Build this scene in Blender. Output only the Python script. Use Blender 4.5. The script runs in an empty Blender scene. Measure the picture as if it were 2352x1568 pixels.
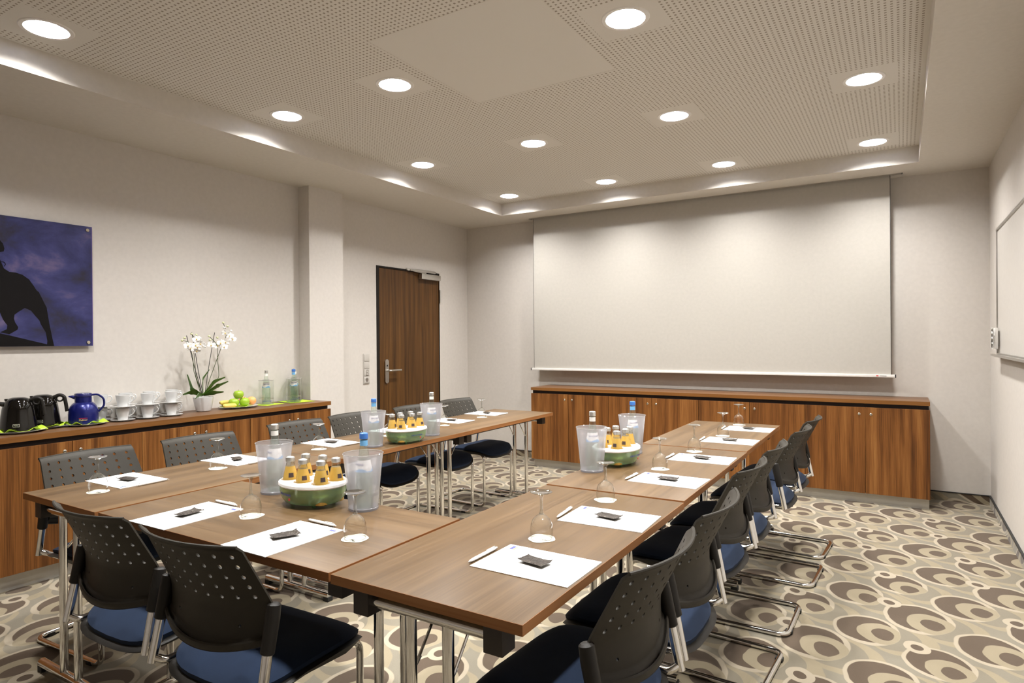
import bpy, bmesh, math, random
from mathutils import Vector, Matrix
random.seed(7)
SC = bpy.context.scene
COL = SC.collection
PI = math.pi
def R(a): return math.radians(a)
def lin(r, g, b):
    f = lambda c: (c/255/12.92) if c/255 <= .04045 else ((c/255+.055)/1.055)**2.4
    return (f(r), f(g), f(b), 1)

# ------------------------------------------------------------------ node helpers
class NT:
    def __init__(s, name):
        s.m = bpy.data.materials.new(name); s.m.use_nodes = True
        s.t = s.m.node_tree; s.t.nodes.clear()
        s.out = s.t.nodes.new('ShaderNodeOutputMaterial')
    def n(s, kind, **kw):
        o = s.t.nodes.new(kind)
        for k, v in kw.items(): setattr(o, k, v)
        return o
    def l(s, a, b): s.t.links.new(a, b)
    def put(s, sock, v):
        if isinstance(v, bpy.types.NodeSocket): s.l(v, sock)
        else: sock.default_value = v
    def math(s, op, a, b=None, c=None, clamp=False):
        o = s.n('ShaderNodeMath', operation=op); o.use_clamp = clamp
        s.put(o.inputs[0], a)
        if b is not None: s.put(o.inputs[1], b)
        if c is not None: s.put(o.inputs[2], c)
        return o.outputs[0]
    def vec(s, op, a, b=None, c=None):
        o = s.n('ShaderNodeVectorMath', operation=op)
        s.put(o.inputs[0], a)
        if b is not None: s.put(o.inputs[1], b)
        if c is not None: s.put(o.inputs[2], c)
        return o.outputs[1] if op in ('LENGTH', 'DOT_PRODUCT', 'DISTANCE') else o.outputs[0]
    def noise(s, v, scale, detail=3, rough=.5, dist=0):
        o = s.n('ShaderNodeTexNoise'); s.put(o.inputs['Vector'], v)
        o.inputs['Scale'].default_value = scale; o.inputs['Detail'].default_value = detail
        o.inputs['Roughness'].default_value = rough; o.inputs['Distortion'].default_value = dist
        return o.outputs['Fac']
    def mix(s, f, a, b, kind='RGBA', blend='MIX'):
        o = s.n('ShaderNodeMix', data_type='RGBA', blend_type=blend)
        s.put(o.inputs[0], f); s.put(o.inputs[6], a); s.put(o.inputs[7], b)
        return o.outputs[2]
    def ramp(s, f, stops, interp='LINEAR'):
        o = s.n('ShaderNodeValToRGB'); cr = o.color_ramp; cr.interpolation = interp
        s.put(o.inputs[0], f)
        while len(cr.elements) > 1: cr.elements.remove(cr.elements[-1])
        cr.elements[0].position = stops[0][0]; cr.elements[0].color = stops[0][1]
        for p, c in stops[1:]:
            e = cr.elements.new(p); e.color = c
        return o.outputs[0]
    def smooth(s, v, lo, hi):
        o = s.n('ShaderNodeMapRange', interpolation_type='SMOOTHSTEP')
        s.put(o.inputs[0], v); o.inputs[1].default_value = lo; o.inputs[2].default_value = hi
        return o.outputs[0]
    def coord(s, which='Object'):
        return s.n('ShaderNodeTexCoord').outputs[which]
    def bsdf(s, **kw):
        o = s.n('ShaderNodeBsdfPrincipled')
        for k, v in kw.items(): s.put(o.inputs[k.replace('_', ' ')], v)
        return o
    def bump(s, h, strength=.2, dist=.001):
        o = s.n('ShaderNodeBump'); s.put(o.inputs['Height'], h)
        o.inputs['Strength'].default_value = strength; o.inputs['Distance'].default_value = dist
        return o.outputs[0]
    def done(s, sh):
        s.l(sh.outputs[0] if hasattr(sh, 'outputs') else sh, s.out.inputs[0]); return s.m

def plain(name, col, rough=.5, metal=0, spec=.5, bump=None, coat=0):
    t = NT(name)
    n = t.noise(t.coord(), 35, 2)
    c = t.mix(n, tuple(x*.94 for x in col[:3])+(1,), tuple(min(1, x*1.06) for x in col[:3])+(1,))
    b = t.bsdf(Base_Color=c, Roughness=rough, Metallic=metal, Specular_IOR_Level=spec, Coat_Weight=coat)
    if bump:
        t.l(t.bump(t.noise(t.coord(), bump[0], 3), bump[1], .001), b.inputs['Normal'])
    return t.done(b)

def wood(name, along, stops, cross=9, fine=120, rough=.42, contrast=1.0, shift=True, coat=.0, spec=.3):
    """streaky walnut veneer; `along` is the grain axis 0/1/2"""
    t = NT(name)
    v = t.coord()
    if shift:
        oi = t.n('ShaderNodeObjectInfo')
        v = t.vec('ADD', v, t.vec('MULTIPLY', oi.outputs['Location'], (3.1, 2.3, 1.7)))
    ax_ = along if isinstance(along, tuple) else (along,)
    sc = [cross]*3; s2 = [fine]*3
    for k_ in ax_: sc[k_] = cross*.026; s2[k_] = fine*.02
    s3 = [2.6]*3; s3[ax_[0]] = .55
    warp = t.noise(t.vec('MULTIPLY', v, tuple(s3)), 1, 2)
    wv = t.vec('ADD', t.vec('MULTIPLY', v, tuple(sc)), t.vec('MULTIPLY', t.n('ShaderNodeCombineXYZ').outputs[0], (0, 0, 0)))
    comb = t.n('ShaderNodeCombineXYZ')
    for i in range(3): t.put(comb.inputs[i], warp)
    wv = t.vec('ADD', wv, t.vec('SCALE', comb.outputs[0])) if False else t.vec('ADD', wv, t.vec('MULTIPLY', comb.outputs[0], (1.6, 1.6, 1.6)))
    a = t.noise(wv, 1, 3, .55)
    f = t.noise(t.vec('MULTIPLY', v, tuple(s2)), 1, 3, .6)
    fac = t.math('ADD', t.math('MULTIPLY', a, .62), t.math('MULTIPLY', f, .38))
    fac = t.math('ADD', t.math('MULTIPLY', t.math('SUBTRACT', fac, .5), 2.4*contrast), .5, clamp=True)
    c = t.ramp(fac, stops)
    rg = t.math('ADD', t.math('MULTIPLY', f, .12), rough-.06)
    b = t.bsdf(Base_Color=c, Roughness=rg, Coat_Weight=coat, Specular_IOR_Level=spec)
    t.l(t.bump(f, .08, .0005), b.inputs['Normal'])
    return t.done(b)

def thin(name, tint=(1, 1, 1, 1), refl=1.0, rough=.03, veil=0., veilcol=(1, 1, 1, 1), base=.06, edge=0):
    """thin-walled clear glass or plastic: transparent sheet with fresnel reflection and an optional milky veil"""
    t = NT(name)
    tr = t.n('ShaderNodeBsdfTransparent'); tr.inputs[0].default_value = tint
    if edge:
        lw0 = t.n('ShaderNodeLayerWeight'); lw0.inputs[0].default_value = .5
        e_ = t.math('POWER', lw0.outputs['Facing'], 2.2)
        t.l(t.mix(e_, tint, tuple(c*edge for c in tint[:3])+(1,)), tr.inputs[0])
    gl = t.n('ShaderNodeBsdfGlossy'); gl.inputs['Roughness'].default_value = rough
    gl.inputs[0].default_value = (1, 1, 1, 1)
    lw = t.n('ShaderNodeLayerWeight'); lw.inputs[0].default_value = .5
    fac = t.math('ADD', t.math('MULTIPLY', t.math('POWER', lw.outputs['Facing'], 3), .75*refl), base, clamp=True)
    body = tr.outputs[0]
    if veil > 0:
        df = t.n('ShaderNodeBsdfDiffuse'); df.inputs[0].default_value = veilcol
        tl = t.n('ShaderNodeBsdfTranslucent'); tl.inputs[0].default_value = veilcol
        m0 = t.n('ShaderNodeMixShader'); m0.inputs[0].default_value = .5
        t.l(df.outputs[0], m0.inputs[1]); t.l(tl.outputs[0], m0.inputs[2])
        m1 = t.n('ShaderNodeMixShader'); m1.inputs[0].default_value = veil
        t.l(tr.outputs[0], m1.inputs[1]); t.l(m0.outputs[0], m1.inputs[2]); body = m1.outputs[0]
    m2 = t.n('ShaderNodeMixShader'); t.put(m2.inputs[0], fac)
    t.l(body, m2.inputs[1]); t.l(gl.outputs[0], m2.inputs[2])
    return t.done(m2)

M = {}
M['wall'] = plain('painted_wall', lin(203, 197, 190), .85, bump=(260, .25))
M['soffit'] = plain('soffit_paint', lin(208, 202, 193), .85, bump=(260, .15))
M['chrome'] = plain('chrome', (.80, .79, .77, 1), .10, 1)
M['steel'] = plain('satin_steel', (.62, .60, .56, 1), .32, 1)
M['plinth'] = plain('plinth_metal', (.50, .48, .44, 1), .45, .6)
M['black'] = plain('black_plastic', (.016, .014, .012, 1), .45, spec=.25, bump=(900, .25))
M['shell'] = plain('chair_shell', (.032, .028, .022, 1), .46, spec=.2, bump=(1400, .3))
M['rubber'] = plain('rubber', (.012, .012, .012, 1), .6)
M['block'] = plain('brown_plastic_block', (.030, .022, .018, 1), .5)
M['white'] = plain('white_plastic', (.75, .73, .70, 1), .4)
M['switch'] = plain('switch_plastic', (.50, .47, .43, 1), .45)
M['china'] = plain('porcelain', (.62, .62, .615, 1), .12, coat=.5)
M['paper'] = plain('paper', (.90, .90, .89, 1), .7)
M['coaster'] = plain('coaster_card', (.66, .64, .55, 1), .8)
M['ink'] = plain('ink', (.05, .05, .05, 1), .6)
M['screen'] = plain('screen_fabric', (.44, .415, .375, 1), .9)
M['foam'] = plain('white_foam', (.80, .78, .76, 1), .8, bump=(500, .4))
M['potblack'] = plain('glossy_black', (.003, .0025, .002, 1), .06, coat=0)
M['potblue'] = plain('metallic_blue', (.006, .010, .13, 1), .28, .4, coat=.3)
M['blueglaze'] = plain('dark_blue_plastic', (.01, .012, .10, 1), .12, coat=.5)
M['napkin'] = plain('lime_napkin', (.42, .60, .03, 1), .85)
M['leaf'] = plain('orchid_leaf', (.055, .14, .012, 1), .35)
M['stem'] = plain('orchid_stem', (.045, .07, .012, 1), .5)
M['petal'] = plain('petal_white', (.85, .84, .82, 1), .6)
M['bud'] = plain('bud', (.60, .62, .36, 1), .5)
M['lip'] = plain('orchid_lip', (.70, .48, .12, 1), .5)
M['apple'] = plain('green_apple', (.30, .46, .03, 1), .25, coat=.3)
M['orange'] = plain('orange_peel', (.85, .36, .12, 1), .4, bump=(250, .5))
M['banana'] = plain('banana_skin', (.72, .52, .10, 1), .45)
M['brown'] = plain('brown_stalk', (.08, .045, .02, 1), .7)
M['juice'] = plain('orange_juice', (.50, .31, .065, 1), .2, coat=.4)
M['cap_silver'] = plain('silver_cap', (.72, .71, .68, 1), .3, .9)
M['cap_blue'] = plain('blue_cap', (.05, .17, .52, 1), .35)
M['lab_blue'] = plain('blue_label', (.16, .42, .72, 1), .6)
M['lab_white'] = plain('white_label', (.80, .78, .74, 1), .6)
M['lab_dark'] = plain('dark_label', (.05, .03, .03, 1), .5)
M['lab_brown'] = plain('brown_label', (.36, .17, .05, 1), .5)
M['lab_yellow'] = plain('yellow_label', (.75, .55, .04, 1), .5)
M['red'] = plain('red_print', (.55, .03, .03, 1), .5)
M['gold'] = plain('gold_print', (.75, .55, .22, 1), .5)
M['navy'] = plain('navy_print', (.03, .04, .25, 1), .5)
M['green'] = plain('green_print', (.25, .50, .05, 1), .5)
M['knob'] = plain('knob_metal', (.62, .57, .48, 1), .25, 1)
M['board'] = plain('whiteboard_surface', (.60, .57, .53, 1), .28)
M['alu'] = plain('aluminium', (.48, .46, .43, 1), .35, .9)
M['gap'] = plain('dark_recess', (.018, .008, .006, 1), .7)
M['doorframe'] = plain('dark_frame', (.012, .009, .007, 1), .6, spec=.2)
M['glass'] = thin('clear_glass', (.985, .99, .98, 1), 1.2, .02, base=.025, edge=.6)
M['stemglass'] = thin('stem_glass', (.86, .87, .85, 1), 1.3, .03, base=.08, edge=.5)
M['acryl'] = thin('clear_acrylic', (.93, .95, .93, 1), .8, .03, base=.06)
M['frost'] = thin('frosted_acrylic', (.86, .86, .90, 1), .5, .25, veil=.48, veilcol=(.59, .58, .60, 1), base=.03)
M['rimclear'] = thin('cooler_rim', (.90, .90, .90, 1), 1.2, .05, veil=.35, veilcol=(.8, .8, .8, 1), base=.25)
M['greenbowl'] = thin('green_plastic', (.72, .92, .74, 1), .8, .05, veil=.55, veilcol=(.40, .68, .43, 1), base=.05)
M['bottle'] = thin('bottle_glass', (.93, .975, .94, 1), 1.0, .03, base=.06, edge=.7)
M['water'] = thin('water_fill', (.93, .97, .94, 1), .4, .03, veil=.06, veilcol=(.60, .74, .64, 1), base=.02)

WAL = [(0, lin(58, 33, 13)), (.3, lin(94, 56, 23)), (.55, lin(120, 75, 34)), (.8, lin(141, 94, 48)), (1, lin(160, 114, 64))]
M['wood_v'] = wood('walnut_front', 2, WAL, cross=17, contrast=1.0, fine=170)
M['wood_edge'] = wood('walnut_edge', 1, [(0, lin(98, 61, 27)), (.5, lin(124, 81, 38)), (1, lin(144, 99, 54))], cross=22, contrast=.8)
M['wood_edge_x'] = wood('walnut_edge_x', 0, [(0, lin(98, 61, 27)), (.5, lin(124, 81, 38)), (1, lin(144, 99, 54))], cross=22, contrast=.8)
TT = [(0, lin(72, 54, 34)), (.5, lin(93, 72, 48)), (1, lin(111, 88, 61))]
M['top_y'] = wood('table_veneer', 1, TT, cross=11, fine=110, contrast=1.0, rough=.36, spec=.28)
M['top_edge'] = wood('table_edge', (0, 1), [(0, lin(118, 76, 42)), (.5, lin(146, 98, 58)), (1, lin(166, 118, 76))], cross=30, contrast=.8)
M['work_y'] = wood('worktop_y', 1, [(0, lin(80, 56, 38)), (.5, lin(102, 73, 50)), (1, lin(122, 90, 62))], cross=9, contrast=.7)
M['work_x'] = wood('worktop_x', 0, [(0, lin(80, 56, 38)), (.5, lin(102, 73, 50)), (1, lin(122, 90, 62))], cross=9, contrast=.7)
M['door'] = wood('door_veneer', 2, [(0, lin(48, 28, 11)), (.4, lin(74, 48, 20)), (.7, lin(92, 61, 27)), (1, lin(108, 75, 38))], cross=26, contrast=1.0)

def fabric():
    t = NT('seat_fabric'); v = t.coord()
    n = t.noise(v, 700, 2); n2 = t.noise(v, 14, 2)
    c = t.mix(n2, (.007, .015, .036, 1), (.012, .025, .058, 1))
    b = t.bsdf(Base_Color=c, Roughness=.9, Sheen_Weight=.04, Specular_IOR_Level=.25)
    t.l(t.bump(n, .35, .0006), b.inputs['Normal'])
    return t.done(b)
M['fabric'] = fabric()

def foil():
    t = NT('sachet_foil'); v = t.coord()
    n = t.noise(v, 160, 4, .7, 1.2)
    c = t.ramp(n, [(0, (.018, .014, .011, 1)), (.52, (.040, .031, .025, 1)), (.66, (.18, .155, .13, 1)), (1, (.32, .28, .24, 1))])
    b = t.bsdf(Base_Color=c, Roughness=.28, Metallic=.5)
    t.l(t.bump(n, .9, .003), b.inputs['Normal'])
    return t.done(b)
M['foil'] = foil()

def carpet():
    t = NT('carpet'); v = t.coord()
    g = t.n('ShaderNodeNewGeometry').outputs['Position']
    wob = t.n('ShaderNodeTexNoise'); t.l(g, wob.inputs['Vector']); wob.inputs['Scale'].default_value = 5.5
    sp_ = t.n('ShaderNodeSeparateXYZ'); t.l(g, sp_.inputs[0]); cz = t.n('ShaderNodeCombineXYZ'); t.l(sp_.outputs[2], cz.inputs[0]); t.l(sp_.outputs[2], cz.inputs[1])
    g2 = t.vec('ADD', g, cz.outputs[0])
    off = t.vec('MULTIPLY', t.vec('SUBTRACT', wob.outputs['Color'], (.5, .5, .5)), (.035, .035, 0))
    p = t.vec('MULTIPLY', t.vec('ADD', g2, off), (1, 1, 0))
    A = Vector((.273, -.205)); B = Vector((.203, .252))
    A2 = A*2; B2 = B*2
    det = A2.x*B2.y-A2.y*B2.x
    def lat(px, py):  # lattice coordinates of a constant point
        return ((px*B2.y-py*B2.x)/det, (-px*A2.y+py*A2.x)/det)
    u = t.vec('DOT_PRODUCT', p, (B2.y/det, -B2.x/det, 0)); w = t.vec('DOT_PRODUCT', p, (-A2.y/det, A2.x/det, 0))
    def ell(cx, cy, a, b_, rot):
        """normalised radius in the ellipse nearest to the shaded point"""
        lu, lw = lat(cx, cy)
        uu = t.math('WRAP', t.math('SUBTRACT', u, lu), .5, -.5)
        ww = t.math('WRAP', t.math('SUBTRACT', w, lw), .5, -.5)
        # q = uu*A2 + ww*B2, rotated and scaled to the ellipse
        c, s = math.cos(R(rot)), math.sin(R(rot))
        kx = ((A2.x*c+A2.y*s)/a, (B2.x*c+B2.y*s)/a)
        ky = ((-A2.x*s+A2.y*c)/b_, (-B2.x*s+B2.y*c)/b_)
        ex = t.math('ADD', t.math('MULTIPLY', uu, kx[0]), t.math('MULTIPLY', ww, kx[1]))
        ey = t.math('ADD', t.math('MULTIPLY', uu, ky[0]), t.math('MULTIPLY', ww, ky[1]))
        return t.math('SQRT', t.math('ADD', t.math('MULTIPLY', ex, ex), t.math('MULTIPLY', ey, ey)))
    def inside(d, r=1.): return t.math('SUBTRACT', 1, t.smooth(d, r-.018, r+.018))
    GREY = lin(132, 125, 109); BEIGE = lin(150, 138, 113); CREAM = lin(173, 161, 140); BR = lin(84, 68, 51); GREY2 = lin(128, 120, 103)
    base = GREY
    mot = [((-.215, 3.814), 1.0, 5, (.075, -.055)), ((.062, 3.615), 1.08, 3, (.07, -.06)), ((-.012, 4.068), .93, 9, (.055, -.075)), ((.262, 3.868), 1.0, -3, (.08, -.03))]
    col = base
    for (c, s, r, d) in mot:      # pale outer ring, lowest layer
        e = ell(c[0]+d[0]*1.1+.045, c[1]+d[1]*.9-.02, .150*s, .165*s, r+18)
        col = t.mix(inside(e), col, BEIGE)
        e2 = ell(c[0]+d[0]*.9+.028, c[1]+d[1]*.8-.010, .118*s, .138*s, r+10)
        col = t.mix(inside(e2), col, GREY2)
    for (c, s, r, d) in mot:      # main ring with dark filling
        e = ell(c[0], c[1], .138*s, .164*s, r)
        col = t.mix(inside(e), col, CREAM)
        e2 = ell(c[0]-.003, c[1]+.005, .117*s, .141*s, r)
        col = t.mix(inside(e2), col, BR)
        e3 = ell(c[0]+d[0]*.72, c[1]+d[1]*.72, .092*s, .110*s, r+12)
        lim = inside(e, 1.)
        col = t.mix(t.math('MULTIPLY', inside(e3), lim), col, BEIGE)
        e4 = ell(c[0]+d[0]*.86, c[1]+d[1]*.86, .046*s, .062*s, r+12)
        col = t.mix(t.math('MULTIPLY', inside(e4), inside(e2, 1.)), col, BR)
    # a small ring on some of the motifs
    for (cx, cy) in ((-.055, 3.765), (-.085, 4.19)):
        e = ell(cx, cy, .052, .062, 20); col = t.mix(inside(e), col, CREAM)
        e = ell(cx, cy, .024, .030, 20); col = t.mix(inside(e), col, BR)
    n = t.noise(g, 420, 2); n2 = t.noise(g, 9, 3)
    col = t.mix(t.math('MULTIPLY', n, .42), col, t.mix(1, col, (.36, .36, .36, 1), blend='MULTIPLY'))
    col = t.mix(t.math('MULTIPLY', n2, .22), col, t.mix(1, col, (.6, .55, .5, 1), blend='MULTIPLY'))
    b = t.bsdf(Base_Color=col, Roughness=.95, Sheen_Weight=.15)
    t.l(t.bump(n, .5, .002), b.inputs['Normal'])
    return t.done(b)
M['carpet'] = carpet()

# lamp positions in the perforated ceiling
LX = (-3.447, -2.37, -1.286, -.175); LY = (5.585, 4.195, 2.80, 1.418)
LAMPS = []
for j, y in enumerate(LY):
    for i, x in enumerate(LX):
        if j == 2 and i == 1: x = -2.505
        if j == 2 and i == 2: x = -1.085
        LAMPS.append((x, y, i, j))

def ceiling_mat():
    t = NT('perforated_ceiling')
    g = t.n('ShaderNodeNewGeometry').outputs['Position']
    sp = t.n('ShaderNodeSeparateXYZ'); t.l(g, sp.inputs[0]); X, Y = sp.outputs[0], sp.outputs[1]
    def cell(s, off): return t.math('ABSOLUTE', t.math('WRAP', t.math('ADD', s, off), .0125, -.0125))
    hole = t.math('MULTIPLY', t.math('LESS_THAN', cell(X, .003), .0050), t.math('LESS_THAN', cell(Y, .006), .0050))
    keep = hole
    def blank(cx, cy, hx, hy):
        a = t.math('GREATER_THAN', t.math('ABSOLUTE', t.math('SUBTRACT', X, cx)), hx)
        b = t.math('GREATER_THAN', t.math('ABSOLUTE', t.math('SUBTRACT', Y, cy)), hy)
        return t.math('MAXIMUM', a, b)
    for x, y, i, j in LAMPS: keep = t.math('MULTIPLY', keep, blank(x, y, .17, .17))
    keep = t.math('MULTIPLY', keep, blank(-1.795, 2.81, .46, .485))
    for sock, lim, op in ((X, .104, 'LESS_THAN'), (X, -3.706, 'GREATER_THAN'), (Y, 5.858, 'LESS_THAN')): keep = t.math('MULTIPLY', keep, t.math(op, sock, lim))
    c = t.mix(keep, lin(214, 210, 203), lin(148, 139, 126))
    b = t.bsdf(Base_Color=c, Roughness=.85)
    return t.done(b)
M['perf'] = ceiling_mat()

def sky_print():
    t = NT('cloud_print'); v = t.coord()
    n = t.noise(t.vec('MULTIPLY', v, (1, 1, 1.5)), 3.6, 5, .6, .3)
    c = t.ramp(n, [(0, lin(12, 9, 15)), (.34, lin(22, 19, 42)), (.47, lin(28, 32, 82)), (.58, lin(46, 48, 100)), (.70, lin(88, 78, 112)), (1, lin(120, 104, 124))])
    b = t.bsdf(Base_Color=c, Roughness=.35, Coat_Weight=.1)
    return t.done(b)
M['sky'] = sky_print()
M['silhouette'] = plain('silhouette_print', (.004, .003, .0035, 1), .5, spec=.15)
M['purple'] = plain('purple_edge', (.04, .015, .20, 1), .3)
def lamp_mat():
    t = NT('lamp_glow'); e = t.n('ShaderNodeEmission')
    e.inputs[0].default_value = (1.0, .985, .955, 1); e.inputs[1].default_value = 90
    return t.done(e)
M['glow'] = lamp_mat()
def can_mat():
    t = NT('reflector'); v = t.coord()
    w = t.noise(t.vec('MULTIPLY', v, (120, 120, 30)), 1, 3)
    c = t.ramp(w, [(.3, (.035, .045, .075, 1)), (.5, (.13, .15, .21, 1)), (.75, (.5, .5, .52, 1))])
    return t.done(t.bsdf(Base_Color=c, Roughness=.6, Specular_IOR_Level=.1))
M['reflector'] = can_mat()

# ------------------------------------------------------------------ mesh helpers
class MB:
    def __init__(s): s.v = []; s.f = []
    def add(s, vs, fs):
        k = len(s.v); s.v += [tuple(q) for q in vs]; s.f += [tuple(i+k for i in f) for f in fs]; return s
    def box(s, x0, x1, y0, y1, z0, z1, b=0):
        if b <= 0:
            vs = [(x, y, z) for z in (z0, z1) for y in (y0, y1) for x in (x0, x1)]
            return s.add(vs, [(0, 2, 3, 1), (4, 5, 7, 6), (0, 1, 5, 4), (2, 6, 7, 3), (0, 4, 6, 2), (1, 3, 7, 5)])
        bm = bmesh.new(); bmesh.ops.create_cube(bm, size=1)
        for q in bm.verts: q.co = Vector(((x0+x1)/2+q.co.x*(x1-x0), (y0+y1)/2+q.co.y*(y1-y0), (z0+z1)/2+q.co.z*(z1-z0)))
        bmesh.ops.bevel(bm, geom=bm.edges[:], offset=b, segments=2, profile=.6, affect='EDGES')
        bm.verts.index_update(); s.add([q.co for q in bm.verts], [[q.index for q in f.verts] for f in bm.faces]); bm.free()
        return s
    def lathe(s, prof, seg=24, c=(0, 0, 0), sx=1, sy=1, cap=True):
        rings = []
        vs = []; fs = []
        for r, z in prof:
            if r < 1e-6: rings.append([len(vs)]); vs.append((c[0], c[1], c[2]+z))
            else:
                rings.append(list(range(len(vs), len(vs)+seg)))
                for i in range(seg):
                    a = 2*PI*i/seg; vs.append((c[0]+math.cos(a)*r*sx, c[1]+math.sin(a)*r*sy, c[2]+z))
        for a, b in zip(rings, rings[1:]):
            if len(a) == 1 and len(b) == 1: continue
            for i in range(seg):
                j = (i+1) % seg
                if len(a) == 1: fs.append((a[0], b[j], b[i]))
                elif len(b) == 1: fs.append((a[i], a[j], b[0]))
                else: fs.append((a[i], a[j], b[j], b[i]))
        return s.add(vs, fs)
    def tube(s, pts, r, seg=10, caps=True, closed=False, flat=None):
        P = [Vector(p) for p in pts]; n = len(P)
        rr = r if isinstance(r, (list, tuple)) else [r]*n
        vs = []; fs = []; nrm = None
        for i in range(n):
            a = P[(i-1) % n] if (closed or i > 0) else P[i]; b = P[(i+1) % n] if (closed or i < n-1) else P[i]
            d = (b-a).normalized()
            if nrm is None:
                up = Vector((0, 0, 1)) if abs(d.z) < .9 else Vector((1, 0, 0)); nrm = (up-d*up.dot(d)).normalized()
            else: nrm = (nrm-d*nrm.dot(d)).normalized()
            bi = d.cross(nrm)
            for k in range(seg):
                t = 2*PI*k/seg; e2 = 1 if flat is None else flat
                vs.append(P[i]+nrm*math.cos(t)*rr[i]+bi*math.sin(t)*rr[i]*e2)
        m = n if closed else n-1
        for i in range(m):
            j = (i+1) % n
            for k in range(seg):
                l = (k+1) % seg; fs.append((i*seg+k, i*seg+l, j*seg+l, j*seg+k))
        if caps and not closed:
            fs.append(tuple(range(seg))[::-1]); fs.append(tuple((n-1)*seg+k for k in range(seg)))
        return s.add(vs, fs)
    def poly(s, pts, thick, axis=2):
        """flat outline extruded along an axis, pts are 3D points of the front face"""
        d = [0, 0, 0]; d[axis] = thick; n = len(pts)
        vs = [tuple(p) for p in pts]+[tuple(p[i]+d[i] for i in range(3)) for p in pts]
        return s.add(vs, [tuple(range(n)), tuple(range(2*n-1, n-1, -1))]+[(i, n+i, n+(i+1) % n, (i+1) % n) for i in range(n)])
    def sphere(s, c, r, seg=16, rings=10, sc=(1, 1, 1), fn=None):
        vs = []; fs = []
        for i in range(rings+1):
            th = PI*i/rings
            for k in range(seg):
                a = 2*PI*k/seg; p = Vector((math.sin(th)*math.cos(a), math.sin(th)*math.sin(a), math.cos(th)))
                q = p*r if fn is None else fn(p)*r
                vs.append((c[0]+q.x*sc[0], c[1]+q.y*sc[1], c[2]+q.z*sc[2]))
        for i in range(rings):
            for k in range(seg):
                l = (k+1) % seg; fs.append((i*seg+k, (i+1)*seg+k, (i+1)*seg+l, i*seg+l))
        return s.add(vs, fs)
    def xf(s, m):
        s.v = [tuple(m @ Vector(q)) for q in s.v]; return s
    def mesh(s, name, mat, smooth=38):
        me = bpy.data.meshes.new(name); me.from_pydata(s.v, [], s.f); me.validate()
        bm = bmesh.new(); bm.from_mesh(me); bmesh.ops.remove_doubles(bm, verts=bm.verts, dist=1e-6)
        bmesh.ops.recalc_face_normals(bm, faces=bm.faces); bm.to_mesh(me); bm.free()
        if mat: me.materials.append(M[mat] if isinstance(mat, str) else mat)
        if smooth:
            me.shade_smooth(); me.set_sharp_from_angle(angle=R(smooth))
        return me
def obj(name, mb, mat, parent=None, loc=None, rot=None, smooth=38):
    me = mb if isinstance(mb, bpy.types.Mesh) else mb.mesh(name, mat, smooth)
    o = bpy.data.objects.new(name, me); COL.objects.link(o)
    if parent: o.parent = parent
    if loc: o.location = loc
    if rot: o.rotation_euler = rot
    return o
def tag(o, label, cat, group=None):
    o['label'] = label; o['category'] = cat
    if group: o['group'] = group
    return o
def thing(name, label, cat, loc=(0, 0, 0), rot=0, group=None):
    o = bpy.data.objects.new(name, None); o.empty_display_size = .05; COL.objects.link(o)
    o.location = loc; o.rotation_euler = (0, 0, rot)
    return tag(o, label, cat, group)
def struct(name, mb, mat, smooth=0):
    o = obj(name, mb, mat, smooth=smooth); o['kind'] = 'structure'; return o
def dup(root, loc, rot, label=None, group=None):
    def cp(o, par):
        c = o.copy(); COL.objects.link(c)
        if par: c.parent = par
        for ch in [q for q in kids.get(o.name, [])]: cp(ch, c)
        return c
    kids = {}
    for o in COL.objects:
        if o.parent: kids.setdefault(o.parent.name, []).append(o)
    r = cp(root, None); r.location = loc; r.rotation_euler = (0, 0, rot)
    if label: r['label'] = label
    if group: r['group'] = group
    return r
def bake(o):
    """apply modifiers of a fresh object"""
    dg = bpy.context.evaluated_depsgraph_get(); dg.update()
    me = bpy.data.meshes.new_from_object(o.evaluated_get(dg)); o.modifiers.clear(); o.data = me
    me.shade_smooth(); me.set_sharp_from_angle(angle=R(38)); return o
def text_mesh(body, size, bend=None, depth=.0003, squash=1):
    """letters in the XZ plane facing -Y, centred, optionally wrapped round a radius"""
    cu = bpy.data.curves.new('letters', 'FONT'); cu.body = body; cu.size = size; cu.align_x = 'CENTER'; cu.align_y = 'CENTER'
    cu.resolution_u = 2; cu.extrude = depth
    o = bpy.data.objects.new('letters', cu); COL.objects.link(o)
    dg = bpy.context.evaluated_depsgraph_get(); dg.update()
    me = bpy.data.meshes.new_from_object(o.evaluated_get(dg))
    bpy.data.objects.remove(o)
    mb = MB(); mb.v = []; 
    for q in me.vertices:
        x, z, d = q.co.x*squash, q.co.y, q.co.z
        if bend: mb.v.append((math.sin(x/bend)*(bend+d), -math.cos(x/bend)*(bend+d), z))
        else: mb.v.append((x, -d, z))
    mb.f = [tuple(p.vertices) for p in me.polygons]
    return mb
def arc(c, r, a0, a1, n, ax=(1, 0, 0), ay=(0, 0, 1)):
    c = Vector(c); ax = Vector(ax); ay = Vector(ay)
    return [c+ax*(r*math.cos(R(a0+(a1-a0)*i/n)))+ay*(r*math.sin(R(a0+(a1-a0)*i/n))) for i in range(n+1)]
def fillet(pts, r, n=6):
    """round the corners of a polyline"""
    P = [Vector(p) for p in pts]; out = [P[0]]
    for i in range(1, len(P)-1):
        a, b, c = P[i-1], P[i], P[i+1]; u = (a-b).normalized(); w = (c-b).normalized()
        ang = u.angle(w); d = min(r/math.tan(ang/2), (a-b).length*.49, (c-b).length*.49)
        p0 = b+u*d; p1 = b+w*d
        for k in range(n+1):
            t = k/n; out.append(p0*(1-t)**2+b*2*t*(1-t)+p1*t*t)
    out.append(P[-1]); return out

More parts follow.
